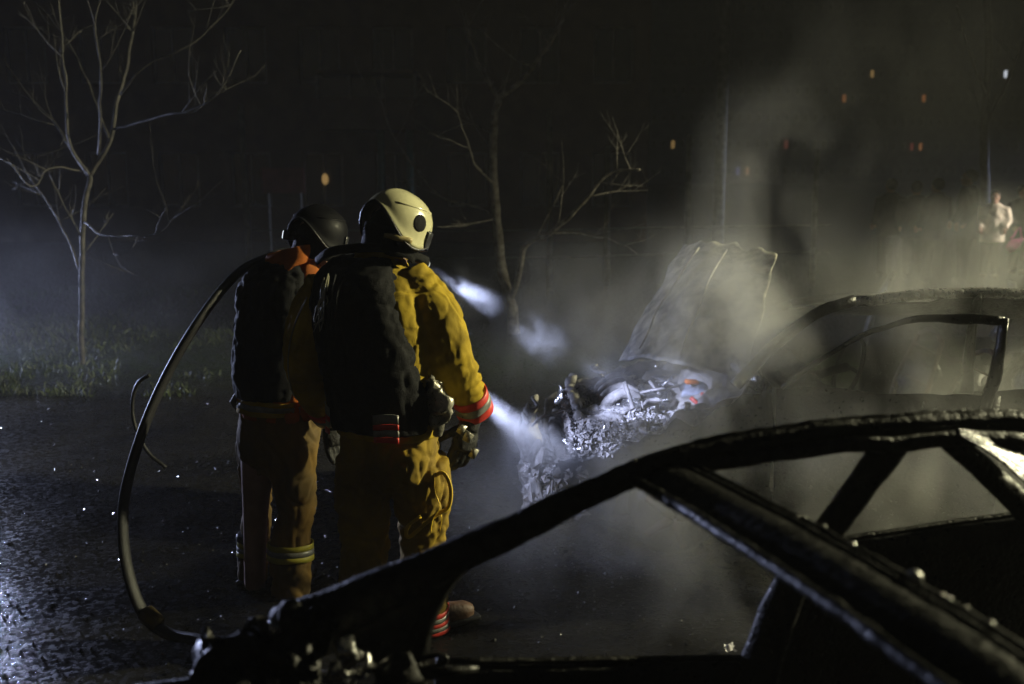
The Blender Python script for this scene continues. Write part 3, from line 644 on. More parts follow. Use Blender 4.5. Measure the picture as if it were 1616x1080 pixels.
# ---------------------------------------------------------------- onlookers
def onlooker(px, Y, h, label, jc, tc, facing=0, lean=0, skirt=False, shoes=(.02, .02, .02), arm=0):
    p = pix(px, 430, Y); x = p.x; t = thing('person', (x, Y, 0), label, 'person', 'onlookers')
    k = h/1.75; Q = lambda a, b, z: Vector((x+(a*math.cos(facing)-b*math.sin(facing))*k, Y+(a*math.sin(facing)+b*math.cos(facing))*k, z*k))
    mj = mat('coat', jc, .8); mt = mat('trousers_cloth', tc, .8)
    mb = MB(); mb.rings([[Q(math.cos(a)*w, math.sin(a)*d, z) for a in np.linspace(0, 2*math.pi, 17)[:-1]] for z, w, d in ((.88, .15, .1), (1.1, .14, .1), (1.35, .17, .1), (1.45, .1, .07))])
    mb.tube([Q(0, 0, 1.4), Q(0, .01, 1.56)], .05, 10); 
    for s in (-1, 1): mb.tube([Q(s*.09, 0, .9), Q(s*.1, .02, .5), Q(s*.1, 0, .1)], [.08, .055, .045], 10); mb.tube([Q(s*.18, 0, 1.4), Q(s*.23, 0, 1.12), Q(s*.2, .12, .88)], [.05, .04, .035], 10)
    remeshed('body', mb, M['skin'], t, .03, 2)
    mb = MB()
    for s in (-1, 1): mb.tube([Q(s*.09, 0, .95), Q(s*.1, .02, .5), Q(s*.11, 0, .08)], [.115, .085, .075], 12)
    remeshed('trousers', mb, mt, t, .025, 2, cloth(.02, 7))
    mb = MB(); mb.rings([[Q(math.cos(a)*w, math.sin(a)*d, z) for a in np.linspace(0, 2*math.pi, 21)[:-1]] for z, w, d in ((.72, .24, .17), (.9, .22, .16), (1.1, .2, .15), (1.3, .22, .15), (1.44, .2, .12), (1.52, .09, .09))])
    for s in (-1, 1): mb.tube([Q(s*.2, 0, 1.42), Q(s*.27, -.02, 1.15), Q(s*.22, .15+arm*.1, .95+arm*.2)], [.085, .075, .06], 12)
    remeshed('jacket', mb, mj, t, .025, 2, cloth(.022, 7))
    for s in (-1, 1):
        mb = MB(); mb.ball(Q(s*.22, .19+arm*.1, .90+arm*.2), .05*k, 7, (.8, .9, 1.3)); mb.build('hand', M['skin'], t)
        mb = MB(); mb.ball(Q(s*.11, .05, .05), .11*k, 8, (.5, 1.25, .5)); mb.build('shoe', mat('shoe', shoes, .6), t)
    hd = head(t, Q(0, .02, 1.63), facing, M['skin'], .1*k)
    mb = MB(); mb.ball(Q(0, -.015, 1.66), .108*k, 10, (.88, 1, 1.02), Matrix.Rotation(facing, 3, 'Z')); mb.build('hair', M['hair'], t)
    return t
onlooker(1519, 16.5, 1.88, 'tall person in long dark navy coat standing beside the pale jacket', (.02, .025, .035), (.015, .015, .02), R(80))
onlooker(1561, 17.6, 1.52, 'short person in a pale cream jacket and white shoes watching', (.80, .72, .60), (.02, .02, .022), R(150), shoes=(.7, .68, .62), arm=.3)
onlooker(1603, 18.2, 1.6, 'person in grey coat with a pink bag by the pale jacket', (.07, .07, .08), (.03, .03, .03), R(190), shoes=(.5, .48, .45))
onlooker(1470, 16.9, 1.74, 'person in plain black coat standing at the end of the onlookers', (.022, .022, .025), (.015, .015, .015), R(20))
onlooker(1438, 17.4, 1.68, 'person in brownish grey coat in the middle of the onlookers', (.06, .052, .045), (.03, .03, .03), R(-20))
onlooker(1398, 17.8, 1.72, 'person in dark olive coat among the onlookers nearest the pole', (.05, .05, .04), (.02, .02, .02), R(10))
c = pix(1603, 386, 17.7); mb = MB(); mb.tube([c+Vector((-.13, 0, -.1)), c+Vector((-.02, 0, 0)), c+Vector((.12, 0, .1))], [.07, .11, .05], 12, 4, flat=.5); mb.tube([c+Vector((.1, 0, .1)), c+Vector((.1, .1, .28)), c+Vector((-.05, .1, .1))], .012, 6, 4)
setp(crumple(mb.build('bag', mat('pink_bag', (.75, .12, .45), .6)), 9, .04), 'pink shoulder bag carried by the person in grey coat', 'bag')

# ---------------------------------------------------------------- burnt car with the raised bonnet
C2 = thing('burnt_car', (2.3, 5.6, 0), 'burnt-out smoking car with raised bonnet and gutted engine bay', 'car', 'burnt-out cars')
X0, YC, HW = .20, 5.62, .76          # nose, centre line, half width (nose towards -x, near flank at y = YC-HW)
def interp(x, tab):
    xs = [a for a, _ in tab]; ys = [b for _, b in tab]; return float(np.interp(x, xs, ys))
def flank(name, u0, u1, zl, zh, side, m=None, bulge=.05, n=30, nv=10, jagt=0, parent=None, ins=0):
    """outer panel between a lower and an upper edge curve, bulging outwards"""
    mb = MB()
    def P(a, b):
        u = u0+(u1-u0)*a; z0 = interp(u, zl); z1 = interp(u, zh); z = z0+(z1-z0)*b
        y = HW-ins+bulge*math.sin(math.pi*min(1, max(0, (z-.05)/.9)))-.10*max(0, z-.55); y *= 1-.10*max(0, (.5-u)/.5)**2
        if jagt and b > .8: z += jagt*nz3((u*9, 0, side), 1)*(b-.8)*5
        return Vector((X0+u, YC-side*y, z))
    mb.grid(P, n, nv); o = mb.build(name, m or M['burnt'], parent or C2, solid=.006); return crumple(o, 4, .025, 16, .008)
arch = lambda c, r, base: [(c-r-.3, base)]+[(c+r*math.cos(t), .16+r*math.sin(t)) for t in np.linspace(math.pi, 0, 13)]+[(c+r+.3, base)]
fz = [(0, .46), (.2, .52), (.5, .62), (.8, .74), (1.0, .84), (1.12, .88)]
for s in (1, -1):
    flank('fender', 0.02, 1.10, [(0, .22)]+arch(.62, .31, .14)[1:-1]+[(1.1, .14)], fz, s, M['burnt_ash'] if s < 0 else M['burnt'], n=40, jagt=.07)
    flank('rear_quarter', 2.95, 4.15, [(2.9, .14)]+arch(3.38, .31, .14)[1:-1]+[(4.15, .2)], [(2.9, .86), (3.6, .88), (4.15, .84)], s, n=40)
    flank('rear_door', 2.10, 2.94, [(2, .16), (3, .16)], [(2, .84), (3, .86)], s)
    MB().tube([(X0+1.05, YC-s*(HW-.02), .12), (X0+3.0, YC-s*(HW-.02), .12)], .05, 8).build('sill', M['burnt'], C2)
    yr = YC-s*.57; dz = 0 if s > 0 else -.17
    ap = MB(); ap.tube([(X0+.93, YC-s*.70, .86), (X0+1.12, YC-s*.66, 1.04), (X0+1.33, YC-s*.60, 1.20+dz), (X0+1.55, yr, 1.27+dz)], [.035, .03, .03, .03], 8, 5); crumple(ap.build('front_pillar', M['burnt'], C2), 5, .012, 40, .003)
    rl = MB(); rl.tube([(X0+1.55, yr, 1.27+dz), (X0+2.0, yr, 1.31+dz), (X0+2.5, yr, 1.30+dz), (X0+2.95, yr, 1.24+dz), (X0+3.5, YC-s*.62, 1.04+dz*.5), (X0+3.85, YC-s*.66, .88)], .028, 8, 6); crumple(rl.build('roof_rail', M['alu' if s > 0 else 'burnt'], C2), 4, .010, 40, .003)  # near rail in pale metal to imitate a lamp highlight along the roof edge
    bp = MB(); bp.tube([(X0+2.08, YC-s*.74, .82), (X0+2.12, YC-s*.66, 1.08), (X0+2.18, yr, 1.29)], [.05, .035, .035], 8, 4, flat=.5); crumple(bp.build('middle_pillar', M['burnt'], C2), 9, .012)
    bp = MB(); bp.tube([(X0+2.93, YC-s*.75, .84), (X0+2.98, YC-s*.64, 1.08), (X0+2.92, yr, 1.24)], [.05, .035, .035], 8, 4, flat=.5); bp.build('rear_door_pillar', M['burnt'], C2)
    for u in (.62, 3.38):
        c = Vector((X0+u, YC-s*(HW-.06), .20)); wh = MB(); wh.tube([c+Vector((0, s*.09, 0)), c+Vector((0, s*.085, 0)), c+Vector((0, -s*.09, 0)), c+Vector((0, -s*.10, 0))], [.15, .21, .21, .18], 28); w = wh.build('wheel', M['burnt_rough'], C2)
        for q in range(5):
            a = q*2*math.pi/5; MB().tube([c+Vector((0, -s*.11, 0)), c+Vector((math.cos(a)*.17, -s*.105, math.sin(a)*.17))], [.03, .02], 6).build('spoke', M['rust'], w)
# roof skin: sagging sheet
mb = MB(); mb.grid(lambda a, b: Vector((X0+1.55+1.42*a, YC-.555+1.11*b, 1.25+.05*math.sin(math.pi*a)-.17*b-.09*math.sin(math.pi*b)*math.sin(math.pi*a)**.5-.02*a)), 30, 22); crumple(mb.build('roof', M['burnt'], C2, solid=.005), 3, .05, 12, .012)
# near front door, ajar; hinge behind the fender
H = Vector((X0+1.12, YC-HW-.01, 0)); ang = R(17); du = Vector((math.cos(ang), -math.sin(ang), 0)); DL = 1.02
dn = Vector((-math.sin(ang), -math.cos(ang), 0))
mb = MB(); mb.grid(lambda a, b: H+du*(DL*a)+dn*(.05*math.sin(math.pi*b)-.06*max(0, b-.6))+Vector((0, 0, .17+(.69+.02*a)*b)), 20, 10); dr = crumple(mb.build('front_door', M['burnt'], C2, solid=.03), 5, .015, 18, .006)
fr = MB(); fr.tube([H+du*.02+Vector((0, 0, .86)), H+du*.30+Vector((0, .03, 1.08)), H+du*.55+Vector((0, .05, 1.20)), H+du*.80+Vector((0, .06, 1.235)), H+du*1.03+Vector((0, .06, 1.235))], [.012, .012, .016, .024, .026], 8, 5, flat=.7); crumple(fr.build('window_frame', M['burnt'], dr), 12, .01)
fr = MB(); fr.tube([H+du*1.03+Vector((0, .06, 1.25)), H+du*1.0+Vector((0, .03, 1.0)), H+du*.95+Vector((0, 0, .82))], [.03, .04, .045], 8, 4, flat=.6); crumple(fr.build('window_frame', M['burnt'], dr), 12, .008)
MB().tube([H+du*.84+dn*.075+Vector((0, 0, .74)), H+du*.9+dn*.085+Vector((0, 0, .745)), H+du*.97+dn*.075+Vector((0, 0, .75))], .014, 8).build('handle', M['burnt_rough'], dr)
# floor, firewall, cowl, dash, wheel, seats
mb = MB(); mb.grid(lambda a, b: Vector((X0+.1+3.9*a, YC-.68+1.36*b, .17+.02*nz3((a*30, b*9, 0)))), 40, 14); mb.build('floor_pan', M['burnt_rough'], C2, solid=.01)
mb = MB(); mb.grid(lambda a, b: Vector((X0+1.02+.10*b+.05*math.sin(a*math.pi), YC-.68+1.36*a, .18+.66*b)), 24, 10); crumple(mb.build('firewall', M['burnt'], C2, solid=.008), 6, .03)
mb = MB(); mb.tube([(X0+1.06, YC-.70, .86), (X0+.98, YC-.35, .90), (X0+.95, YC, .91), (X0+.98, YC+.35, .90), (X0+1.06, YC+.70, .86)], .05, 10, 6, flat=.5); crumple(mb.build('cowl', M['wet'], C2), 10, .02)
mb = MB(); mb.tube([(X0+1.35, YC-.64, .80), (X0+1.30, YC, .84), (X0+1.35, YC+.64, .80)], [.08, .1, .08], 10, 5); crumple(mb.build('dashboard', M['burnt_rough'], C2), 9, .07, 30, .02)
c = Vector((X0+1.62, YC-.34, .88)); sw = MB(); sw.tube([c+Vector((.05*math.sin(a), .17*math.cos(a), .16*math.sin(a))) for a in np.linspace(0, 2*math.pi, 25)], .012, 6, cap=False)
sw.tube([c, c+Vector((-.3, 0, -.08))], .025, 8); sw.tube([c+Vector((0, -.16, 0)), c, c+Vector((0, .16, 0))], .012, 6); sw.build('steering_wheel', M['burnt'], C2)
def seat(parent, f, w=.24):
    fr = MB()
    for s in (-1, 1): fr.tube([f(-.25, s*w, .30), f(.2, s*w, .28), f(.30, s*w*.96, .62), f(.40, s*w*.7, .92)], .016, 6, 4)
    fr.tube([f(.40, -w*.7, .92), f(.42, 0, .97), f(.40, w*.7, .92)], .016, 6, 4)
    for k in range(6): fr.tube([f(.22+.03*k, -w, .36+.1*k), f(.24+.03*k, 0, .35+.1*k), f(.22+.03*k, w, .36+.1*k)], .006, 5)
    for k in range(5): fr.tube([f(-.2+.09*k, -w, .30), f(-.2+.09*k, w, .30)], .006, 5)
    o = fr.build('seat_frame', M['rust'], parent)
    ch = MB(); ch.grid(lambda a, b: f(.24+.14*a, (b-.5)*2*w*.9, .32+.5*a), 12, 10); crumple(ch.build('charred_padding', M['burnt_rough'], o, solid=.03), 9, .06, 30, .03)
for s in (-1, 1): seat(C2, lambda u, v, z, s=s: Vector((X0+1.95+u, YC+s*.36+v, z)))
mb = MB(); mb.grid(lambda a, b: Vector((X0+2.85+.15*a, YC-.6+1.2*b, .3+.5*a)), 12, 20); crumple(mb.build('rear_seat', M['burnt_rough'], C2, solid=.05), 7, .08, 30, .02)
# bonnet standing up, buckled, with stiffening ribs
BL, BR, TL, TR = pix(975, 568, 5.95), pix(1185, 606, 5.12), pix(1085, 395, 6.45), pix(1222, 402, 5.85)
def bon(a, b):
    eb = max(0, b-.85)/.15; a = a+.025*nz3((b*7, 2, 0))*(1-2*a); b = b+.045*eb*nz3((a*8, 5, 1))
    p = (BL.lerp(BR, a)).lerp(TL.lerp(TR, a), b); n = Vector((-.55, -.55, .62))
    return p+n*(.10*math.sin(math.pi*a)*(1-.4*b)+.05*math.sin(math.pi*b))+n*(.008*math.sin(a*11+b*4))
mb = MB(); mb.grid(bon, 44, 34); bo = crumple(mb.build('bonnet', M['bonnet'], C2, solid=.006), 2.2, .045, 9, .014)
for a0, a1 in ((.2, .33), (.62, .58)):
    mb = MB(); mb.tube([bon(a0+(a1-a0)*k/6, .06+.86*k/6)+Vector((-.03, -.01, .01)) for k in range(7)], .007, 6, 3, flat=.6); crumple(mb.build('bonnet_rib', M['bonnet'], bo), 2.2, .045)
# front crash beam, bumper, radiator, lamps
mb = MB(); mb.grid(lambda a, b: Vector((X0-.02-.10*math.sin(math.pi*a)-.04*math.sin(math.pi*b), YC-.72+1.44*a, .16+(.30+.03*math.sin(a*40))*b)), 44, 12); crumple(mb.build('bumper', M['burnt_ash'], C2, solid=.012), 7, .06, 25, .02)
MB().tube([(X0+.10, YC-.66, .40), (X0+.05, YC, .42), (X0+.10, YC+.66, .40)], .04, 8, 6).build('crash_beam', M['burnt_ash'], C2)
mb = MB(); mb.grid(lambda a, b: Vector((X0+.18+.03*b, YC-.45+.9*a, .2+.4*b)), 20, 8); ra_ = crumple(mb.build('radiator', M['burnt_ash'], C2, solid=.04), 8, .05)
for k in range(9): MB().box((X0+.15, YC-.4+.1*k, .4), (.006, .006, .17)).build('radiator_fin', M['alu'], ra_, False)
mb = MB(); mb.tube([(X0+.18, YC-.72, .56), (X0+.16, YC-.3, .63), (X0+.15, YC, .64), (X0+.16, YC+.3, .63), (X0+.18, YC+.70, .60)], .028, 8, 6); crumple(mb.build('slam_panel', M['burnt_ash'], C2), 9, .04, 30, .015)
for s in (-1, 1):
    c = Vector((X0+.14, YC+s*.55, .50)); mb = MB(); mb.ball(c, .10, 12, (.55, 1.1, .7)); crumple(mb.build('headlight', M['alu'], C2), 16, .04)
# engine bay contents
def lump(name, c, half, m, s=12, a=.05, rot=None):
    mb = MB(); n = 7; c = Vector(c); h = Vector(half)
    bm = bmesh.new(); bmesh.ops.create_cube(bm, size=2); bmesh.ops.subdivide_edges(bm, edges=bm.edges, cuts=n, use_grid_fill=True)
    me = bpy.data.meshes.new(name)
    Rm = rot.to_matrix() if rot else Matrix.Identity(3)
    for v in bm.verts:
        q = v.co.copy(); q = q*.75+q.normalized()*.35; v.co = c+Rm@Vector((q.x*h.x, q.y*h.y, q.z*h.z)); v.co += jag(v.co, s, a)
    bm.to_mesh(me); bm.free(); return link_mesh(name, me, m, C2)
lump('engine_block', (X0+.58, YC+.02, .42), (.22, .28, .20), M['burnt_ash'], 12, .07)
lump('cylinder_head', (X0+.56, YC+.02, .62), (.14, .26, .06), M['alu'], 20, .05)
lump('gearbox', (X0+.60, YC-.40, .38), (.18, .16, .15), M['burnt_ash'], 14, .06)
lump('battery', (X0+.82, YC-.44, .56), (.10, .10, .11), M['ash'], 14, .03)
lump('fluid_tank', (X0+.83, YC-.14, .64), (.06, .09, .10), mat('pale_scorched_plastic', (.26, .28, .34), .5, 0, .4, 16, .6, 40, col2=(.06, .06, .065)), 14, .05)
lump('air_box', (X0+.34, YC-.42, .52), (.14, .18, .10), M['ash'], 14, .08)
lump('scorched_cover', (X0+.36, YC+.30, .52), (.15, .24, .09), M['ash'], 13, .07)
for s in (-1, 1):
    c = Vector((X0+.72, YC+s*.54, .30)); mb = MB(); mb.tube([c, c+Vector((0, 0, .32)), c+Vector((0, 0, .37)), c+Vector((0, 0, .39))], [.11, .10, .075, .03], 18); t_ = crumple(mb.build('strut_tower', M['burnt_ash'], C2), 12, .02)
    MB().tube([c+Vector((0, 0, .38)), c+Vector((0, 0, .43))], .018, 10).build('strut_nut', M['alu'], t_)
MB().box((X0+.80, YC-.20, .765), (.04, .02, .012), Euler((.2, .1, .3))).build('cap', M['orange'], C2, bevel=.01)
for i, (a, b, c_) in enumerate([((.78, -.30, .70), (.86, -.36, .62), (.80, -.44, .58)), ((.84, -.30, .72), (.9, -.40, .70), (.86, -.48, .60))]):
    MB().tube([(X0+p[0], YC+p[1], p[2]) for p in (a, b, c_)], .012, 8, 6).build('red_lead', M['red'], C2)
mb = MB(); mb.grid(lambda a, b: Vector((X0+.70+.30*b+.06*math.sin(a*9), YC-.66+1.30*a, .60+.27*b+.05*nz3((a*7, b*4, 2)))), 34, 14); crumple(mb.build('scuttle_panel', M['burnt_ash'], C2, solid=.008), 7, .06, 22, .025)
for k in range(4):
    y = YC-.20+.14*k; MB().tube([(X0+.52, y, .66), (X0+.42, y, .70), (X0+.33, y+.01, .64), (X0+.31, y+.02, .54)], [.03, .032, .03, .026], 10, 5).build('intake_runner', M['burnt_ash'], C2)
r = random.Random(5)
for i in range(26):                                   # burnt leads and pipes
    p = Vector((X0+r.uniform(.2, .9), YC+r.uniform(-.62, .5), r.uniform(.52, .72))); pts = [p]
    for k in range(4): pts.append(pts[-1]+Vector((r.gauss(0, .08), r.gauss(0, .08), r.gauss(-.005, .045))))
    MB().tube(pts, r.uniform(.005, .013), 6, 4).build('burnt_pipe', M['alu'] if i % 4 == 0 else M['burnt_ash'], C2)
def rubble(name, m, n, cen, sig, seed, smin=.008, smax=.045, parent=None):
    q = np.random.default_rng(seed); mb = MB(); cl = lambda sg: float(np.clip(q.normal(), -1.5, 1.5))*sg
    for _ in range(n):
        c = Vector(cen)+Vector((cl(sig[0]), cl(sig[1]), abs(cl(sig[2])))); s = smin*(smax/smin)**q.random()
        vs = [c+Vector(tuple(q.normal(0, s*.6, 3))) for _ in range(6)]
        mb.add(vs, [(0, 1, 2), (0, 2, 3), (0, 3, 4), (1, 5, 2), (2, 5, 3), (3, 5, 4), (0, 4, 1), (1, 4, 5)])
    o = mb.build(name, m, parent, smooth=False); o['kind'] = 'stuff'; return o
rubble('ash_flakes', M['ash'], 7000, (X0+.40, YC-.30, .50), (.2, .32, .085), 2, .003, .018, parent=C2)
rubble('charred_scraps', M['burnt_rough'], 1300, (X0+.55, YC-.1, .50), (.28, .35, .07), 3, .006, .03, parent=C2)
rubble('bright_scraps', M['alu'], 260, (X0+.42, YC-.42, .53), (.2, .22, .06), 4, .004, .02, C2)
rubble('fallen_ash', M['ash'], 420, (X0+.02, YC-.6, .22), (.10, .22, .14), 6, parent=C2)

# ---------------------------------------------------------------- nearer burnt car, roof glass gone: header bar, rail, pillars
J = pix(1000, 752, 1.97); ua = Vector((.950, .312, 0)); un = Vector((-.312, .950, 0))
def c1(u, v, z): return Vector((J.x, J.y, 0))+ua*u+un*v+Vector((0, 0, z))      # v = 0 on the far rail, positive outwards
C1 = thing('burnt_car', c1(.3, -.55, 0), 'black burnt car shell with bare roof frame and empty windows', 'car', 'burnt-out cars')
def rough(o, a=.010, s=22): return crumple(o, min(s, 9), a*.5, 45, a*.22)
railp = [pix(1000, 748, 1.97), pix(1075, 722, 1.995), pix(1180, 699, 2.03), pix(1300, 682, 2.07), pix(1400, 673, 2.10), pix(1500, 667, 2.14), pix(1600, 667, 2.18), pix(1700, 680, 2.22)]
apil = [pix(1003, 748, 1.97), pix(930, 780, 1.955), pix(840, 822, 1.945), pix(740, 868, 1.945), pix(640, 915, 1.95), pix(540, 960, 1.96), pix(450, 1002, 1.965)]
MIR = -1.10
def mir(p):
    q = p-Vector((J.x, J.y, 0)); u = q.dot(ua); v = q.dot(un); return c1(u, MIR-v, p.z)
for side in (0, 1):
    g = (lambda p: p) if side == 0 else mir
    mb = MB(); mb.tube([g(p) for p in railp], [.028, .027, .026, .026, .026, .026, .026, .026], 12, 10, flat=.85); rough(mb.build('roof_rail', M['burnt'], C1), .009)
    # inner roof flange under the rail
    mb = MB(); mb.tube([g(pix(1040, 752, 1.97)), g(pix(1150, 728, 2.0)), g(pix(1300, 706, 2.04)), g(pix(1420, 700, 2.07)), g(pix(1540, 692, 2.11)), g(pix(1640, 702, 2.16))], [.016, .018, .016, .020, .017, .016], 8, 8, flat=.6); rough(mb.build('roof_flange', M['burnt_rough'], C1), .014)
    mb = MB(); mb.tube([g(p) for p in apil], [.029, .031, .034, .039, .046, .054, .064], 12, 10, flat=.8); fp_ = rough(mb.build('front_pillar', M['burnt_rough'], C1), .010)
    # thin folded sheet-metal seams standing up along pillar and rail
    for pl, off, nm in ((apil, Vector((0, -.012, .030)), 'pillar_seam'), (railp, Vector((0, -.004, .024)), 'rail_seam')):
        P2, _ = crom([g(p)+off for p in pl], [0]*len(pl), 14); mb = MB()
        hgt = [.005+.004*nz3(p, 40) for p in P2]
        mb.grid(lambda a, b: P2[int(round(a*(len(P2)-1)))]+Vector((.0, .003*b, hgt[int(round(a*(len(P2)-1)))]*b)), len(P2)-1, 2); rough(mb.build(nm, M['burnt'], fp_, solid=.002), .0015)
    # quarter panel: web between the pillar foot and the door post
    q0 = [apil[3], apil[4], apil[5], apil[6]]; q1 = [pix(722, 895, 1.96), pix(690, 940, 1.97), pix(670, 985, 1.98), pix(655, 1060, 1.99)]
    def web(a, b):
        i = min(2, int(a*3)); f = a*3-i; return g(q0[i].lerp(q0[i+1], f).lerp(q1[i].lerp(q1[i+1], f), b))
    mb = MB(); mb.grid(web, 24, 14); rough(mb.build('quarter_panel', M['burnt_rough'], C1, solid=.03), .022)
    mb = MB(); mb.tube([g(pix(770, 868, 1.955)), g(pix(716, 902, 1.965)), g(pix(682, 955, 1.98)), g(pix(665, 1010, 1.99)), g(pix(655, 1090, 2.0)), g(pix(650, 1240, 2.02))], [.016, .020, .022, .024, .03, .04], 8, 6); rough(mb.build('door_post', M['burnt'], C1), .008)
    mb = MB(); mb.tube([g(pix(1415, 690, 2.09)), g(pix(1360, 765, 2.12)), g(pix(1300, 845, 2.16)), g(pix(1255, 910, 2.19)), g(pix(1200, 1050, 2.23)), g(pix(1180, 1200, 2.25))], [.036, .034, .035, .04, .05, .06], 10, 6, flat=.5); rough(mb.build('middle_pillar', M['burnt'], C1), .008)
    mb = MB(); mb.tube([g(pix(1495, 692, 2.12)), g(pix(1555, 742, 2.16)), g(pix(1615, 803, 2.2)), g(pix(1700, 895, 2.24))], [.028, .028, .032, .05], 10, 6, flat=.6); rough(mb.build('rear_pillar', M['burnt'], C1), .008)
    # doors: front (belt low, its edge catching light) and rear (belt high)
    def dr_(name, a, b, zlow=.22):
        A_, B_ = a, b; mb = MB()
        def P(x, y):
            p = A_.lerp(B_, x); return g(p+un*(.06*math.sin(math.pi*y))+Vector((0, 0, (zlow-p.z)*y)))
        mb.grid(P, 26, 12); o = rough(mb.build(name, M['burnt'], C1, solid=.03), .012, 9)
        ed = MB(); ed.tube([g(A_.lerp(B_, k/8)+Vector((0, 0, .012))) for k in range(9)], .009, 6); rough(ed.build('belt_edge', M['burnt'], o), .004, 40); return o
    dr_('front_door', pix(690, 1052, 2.06), pix(1190, 1046, 2.26)); dr_('rear_door', pix(1235, 872, 2.28), pix(1760, 795, 2.5))
    mb = MB(); mb.tube([g(c1(-.6, .2, .2)), g(c1(1.6, .2, .2))], .06, 8); mb.build('sill', M['burnt'], C1)
    # front wing
    mb = MB(); mb.grid(lambda a, b: g(c1(-.62-1.15*a, .22+.03*math.sin(math.pi*a), .28+(.66-.16*a)*b)), 20, 8); rough(mb.build('fender', M['burnt_rough'], C1, solid=.02), .03, 8)
    for u in (-1.1, 1.5):
        c = c1(u, .10, .21); c = g(c); w = MB(); w.tube([c-un*.09, c+un*.09], [.21, .21], 26); w.build('wheel', M['rust'], C1)
# windscreen header: hat-section bar running towards the near flank
HE = pix(1000, 752, 1.97)
def hdr(a, b):                 # a along the bar, b across it (0 front edge, 1 rear edge)
    p0 = pix(998, 764, 1.955); p1 = pix(1100, 742, 2.0); e = -un*1.10
    p = p0.lerp(p1, b)+e*a; z = .018*math.sin(math.pi*a)+(.022*math.sin(math.pi*b)**2 if .0 < b < 1 else 0)
    return p+Vector((0, 0, z))
mb = MB(); mb.grid(hdr, 60, 12); hd_ = rough(mb.build('windscreen_header', M['burnt'], C1, solid=.008), .004, 14)
for b, rr, m in ((.03, .012, 'burnt'), (.97, .009, 'burnt'), (.80, .007, 'burnt')):
    mb = MB(); mb.tube([hdr(k/40, b)+Vector((0, 0, .006)) for k in range(41)], [rr*(1+.35*nz3((k*.9, b, 0))) for k in range(41)], 8); rough(mb.build('header_flange', M[m], hd_), .003, 40)
q = random.Random(3)
for i in range(9):            # melted beads and bolts along the flange
    a = q.uniform(.15, .95); p = hdr(a, .97)+Vector((q.gauss(0, .004), q.gauss(0, .004), .012)); MB().ball(p, q.uniform(.002, .006), 5).build('melted_bead', M['alu'], hd_)
MB().ball(hdr(.60, .97)+Vector((0, 0, .016)), .012, 8).build('bolt', M['alu'], hd_)
# back of the roof: warped wet sheet, outlined and tilted to show a lamp highlight
RN = Vector((.50, -.57, .65)).normalized(); RA = pix(1510, 682, 2.06)
def onplane(px, py):
    d = pix(px, py, 1.0)-Vector((0, 0, CAMZ)); return Vector((0, 0, CAMZ))+d*((RA-Vector((0, 0, CAMZ))).dot(RN)/d.dot(RN))
def rsheet(a, b):
    x = 1510+140*a; y = (679-2*a)*(1-b)+(687+104*a)*b
    p = onplane(x, y); return p+RN*(.0025*math.sin(b*21+a*4)+.03*math.sin(math.pi*a)*(b-.5))
mb = MB(); mb.grid(rsheet, 34, 40); rough(mb.build('rear_roof_panel', M['wet'], C1, solid=.005), .005, 18)
# seats, cowl, dashboard remains
for v in (-.25, -.85): seat(C1, lambda u, w, z, v=v: c1(.95+u, v+w, z))
mb = MB(); mb.grid(lambda a, b: c1(1.30+.25*a, -1.1+1.15*b, .35+.62*a), 14, 22); rough(mb.build('rear_seat', M['burnt_rough'], C1, solid=.06), .05, 9)
mb = MB(); mb.tube([c1(-.75, .18, .90), c1(-.85, -.2, .94), c1(-.9, -.55, .95), c1(-.85, -.9, .94), c1(-.75, -1.28, .90)], [.07]*5, 10, 6, flat=.6); rough(mb.build('cowl', M['burnt_rough'], C1), .03, 12)
mb = MB(); mb.tube([c1(-.40, .08, .72), c1(-.45, -.55, .78), c1(-.40, -1.18, .72)], [.08, .10, .08], 10, 6); rough(mb.build('dashboard', M['burnt_rough'], C1), .07, 9)
mb = MB(); mb.grid(lambda a, b: c1(-.9+2.6*a, -1.25+1.4*b, .22), 20, 12); rough(mb.build('floor_pan', M['burnt_rough'], C1, solid=.01), .02, 7)
for i, (x, y, s, m) in enumerate([(548, 1032, .030, 'alu'), (580, 1048, .018, 'alu'), (530, 1062, .022, 'alu'), (562, 1066, .02, 'alu'), (510, 1000, .03, 'burnt_rough'), (435, 992, .014, 'alu'), (620, 1070, .04, 'burnt_rough'), (480, 985, .04, 'burnt_rough'), (400, 1030, .05, 'burnt_rough'), (340, 1050, .05, 'burnt_rough'), (460, 1040, .05, 'burnt_rough')]):
    mb = MB(); mb.ball(pix(x, y, 1.84+.01*(i % 5)), s, 10, (1, .8, 1.1)); crumple(mb.build('melted_lump', M[m], C1), 30, s*.9, 70, s*.3)
mb = MB(); mb.tube([pix(660, 1042, 1.95), pix(690, 1034, 1.95), pix(703, 1038, 1.95), pix(700, 1048, 1.95), pix(668, 1054, 1.95), pix(660, 1046, 1.95)], .006, 6, 4); mb.tube([pix(660, 1066, 1.95), pix(755, 1056, 1.97)], [.014, .008], 8); rough(mb.build('mirror_bracket', M['burnt'], C1), .003, 50)
# paper scrap by the wrecks
p = pix(1153, 974, 2.95); p = Vector((p.x*1.0, p.y, gz(p.x, p.y)+.02)); p = pix(1153, 974, 3.75)
mb = MB(); mb.grid(lambda a, b: Vector((p.x+(a-.5)*.045, p.y+(b-.5)*.06, gz(p.x, p.y)+.03+.02*nz3((a*3, b*3, 1)))), 6, 6)
setp(crumple(mb.build('paper_scrap', M['paper']), 40, .012), 'torn pale scrap of paper on the dark ground between the wrecks', 'paper')

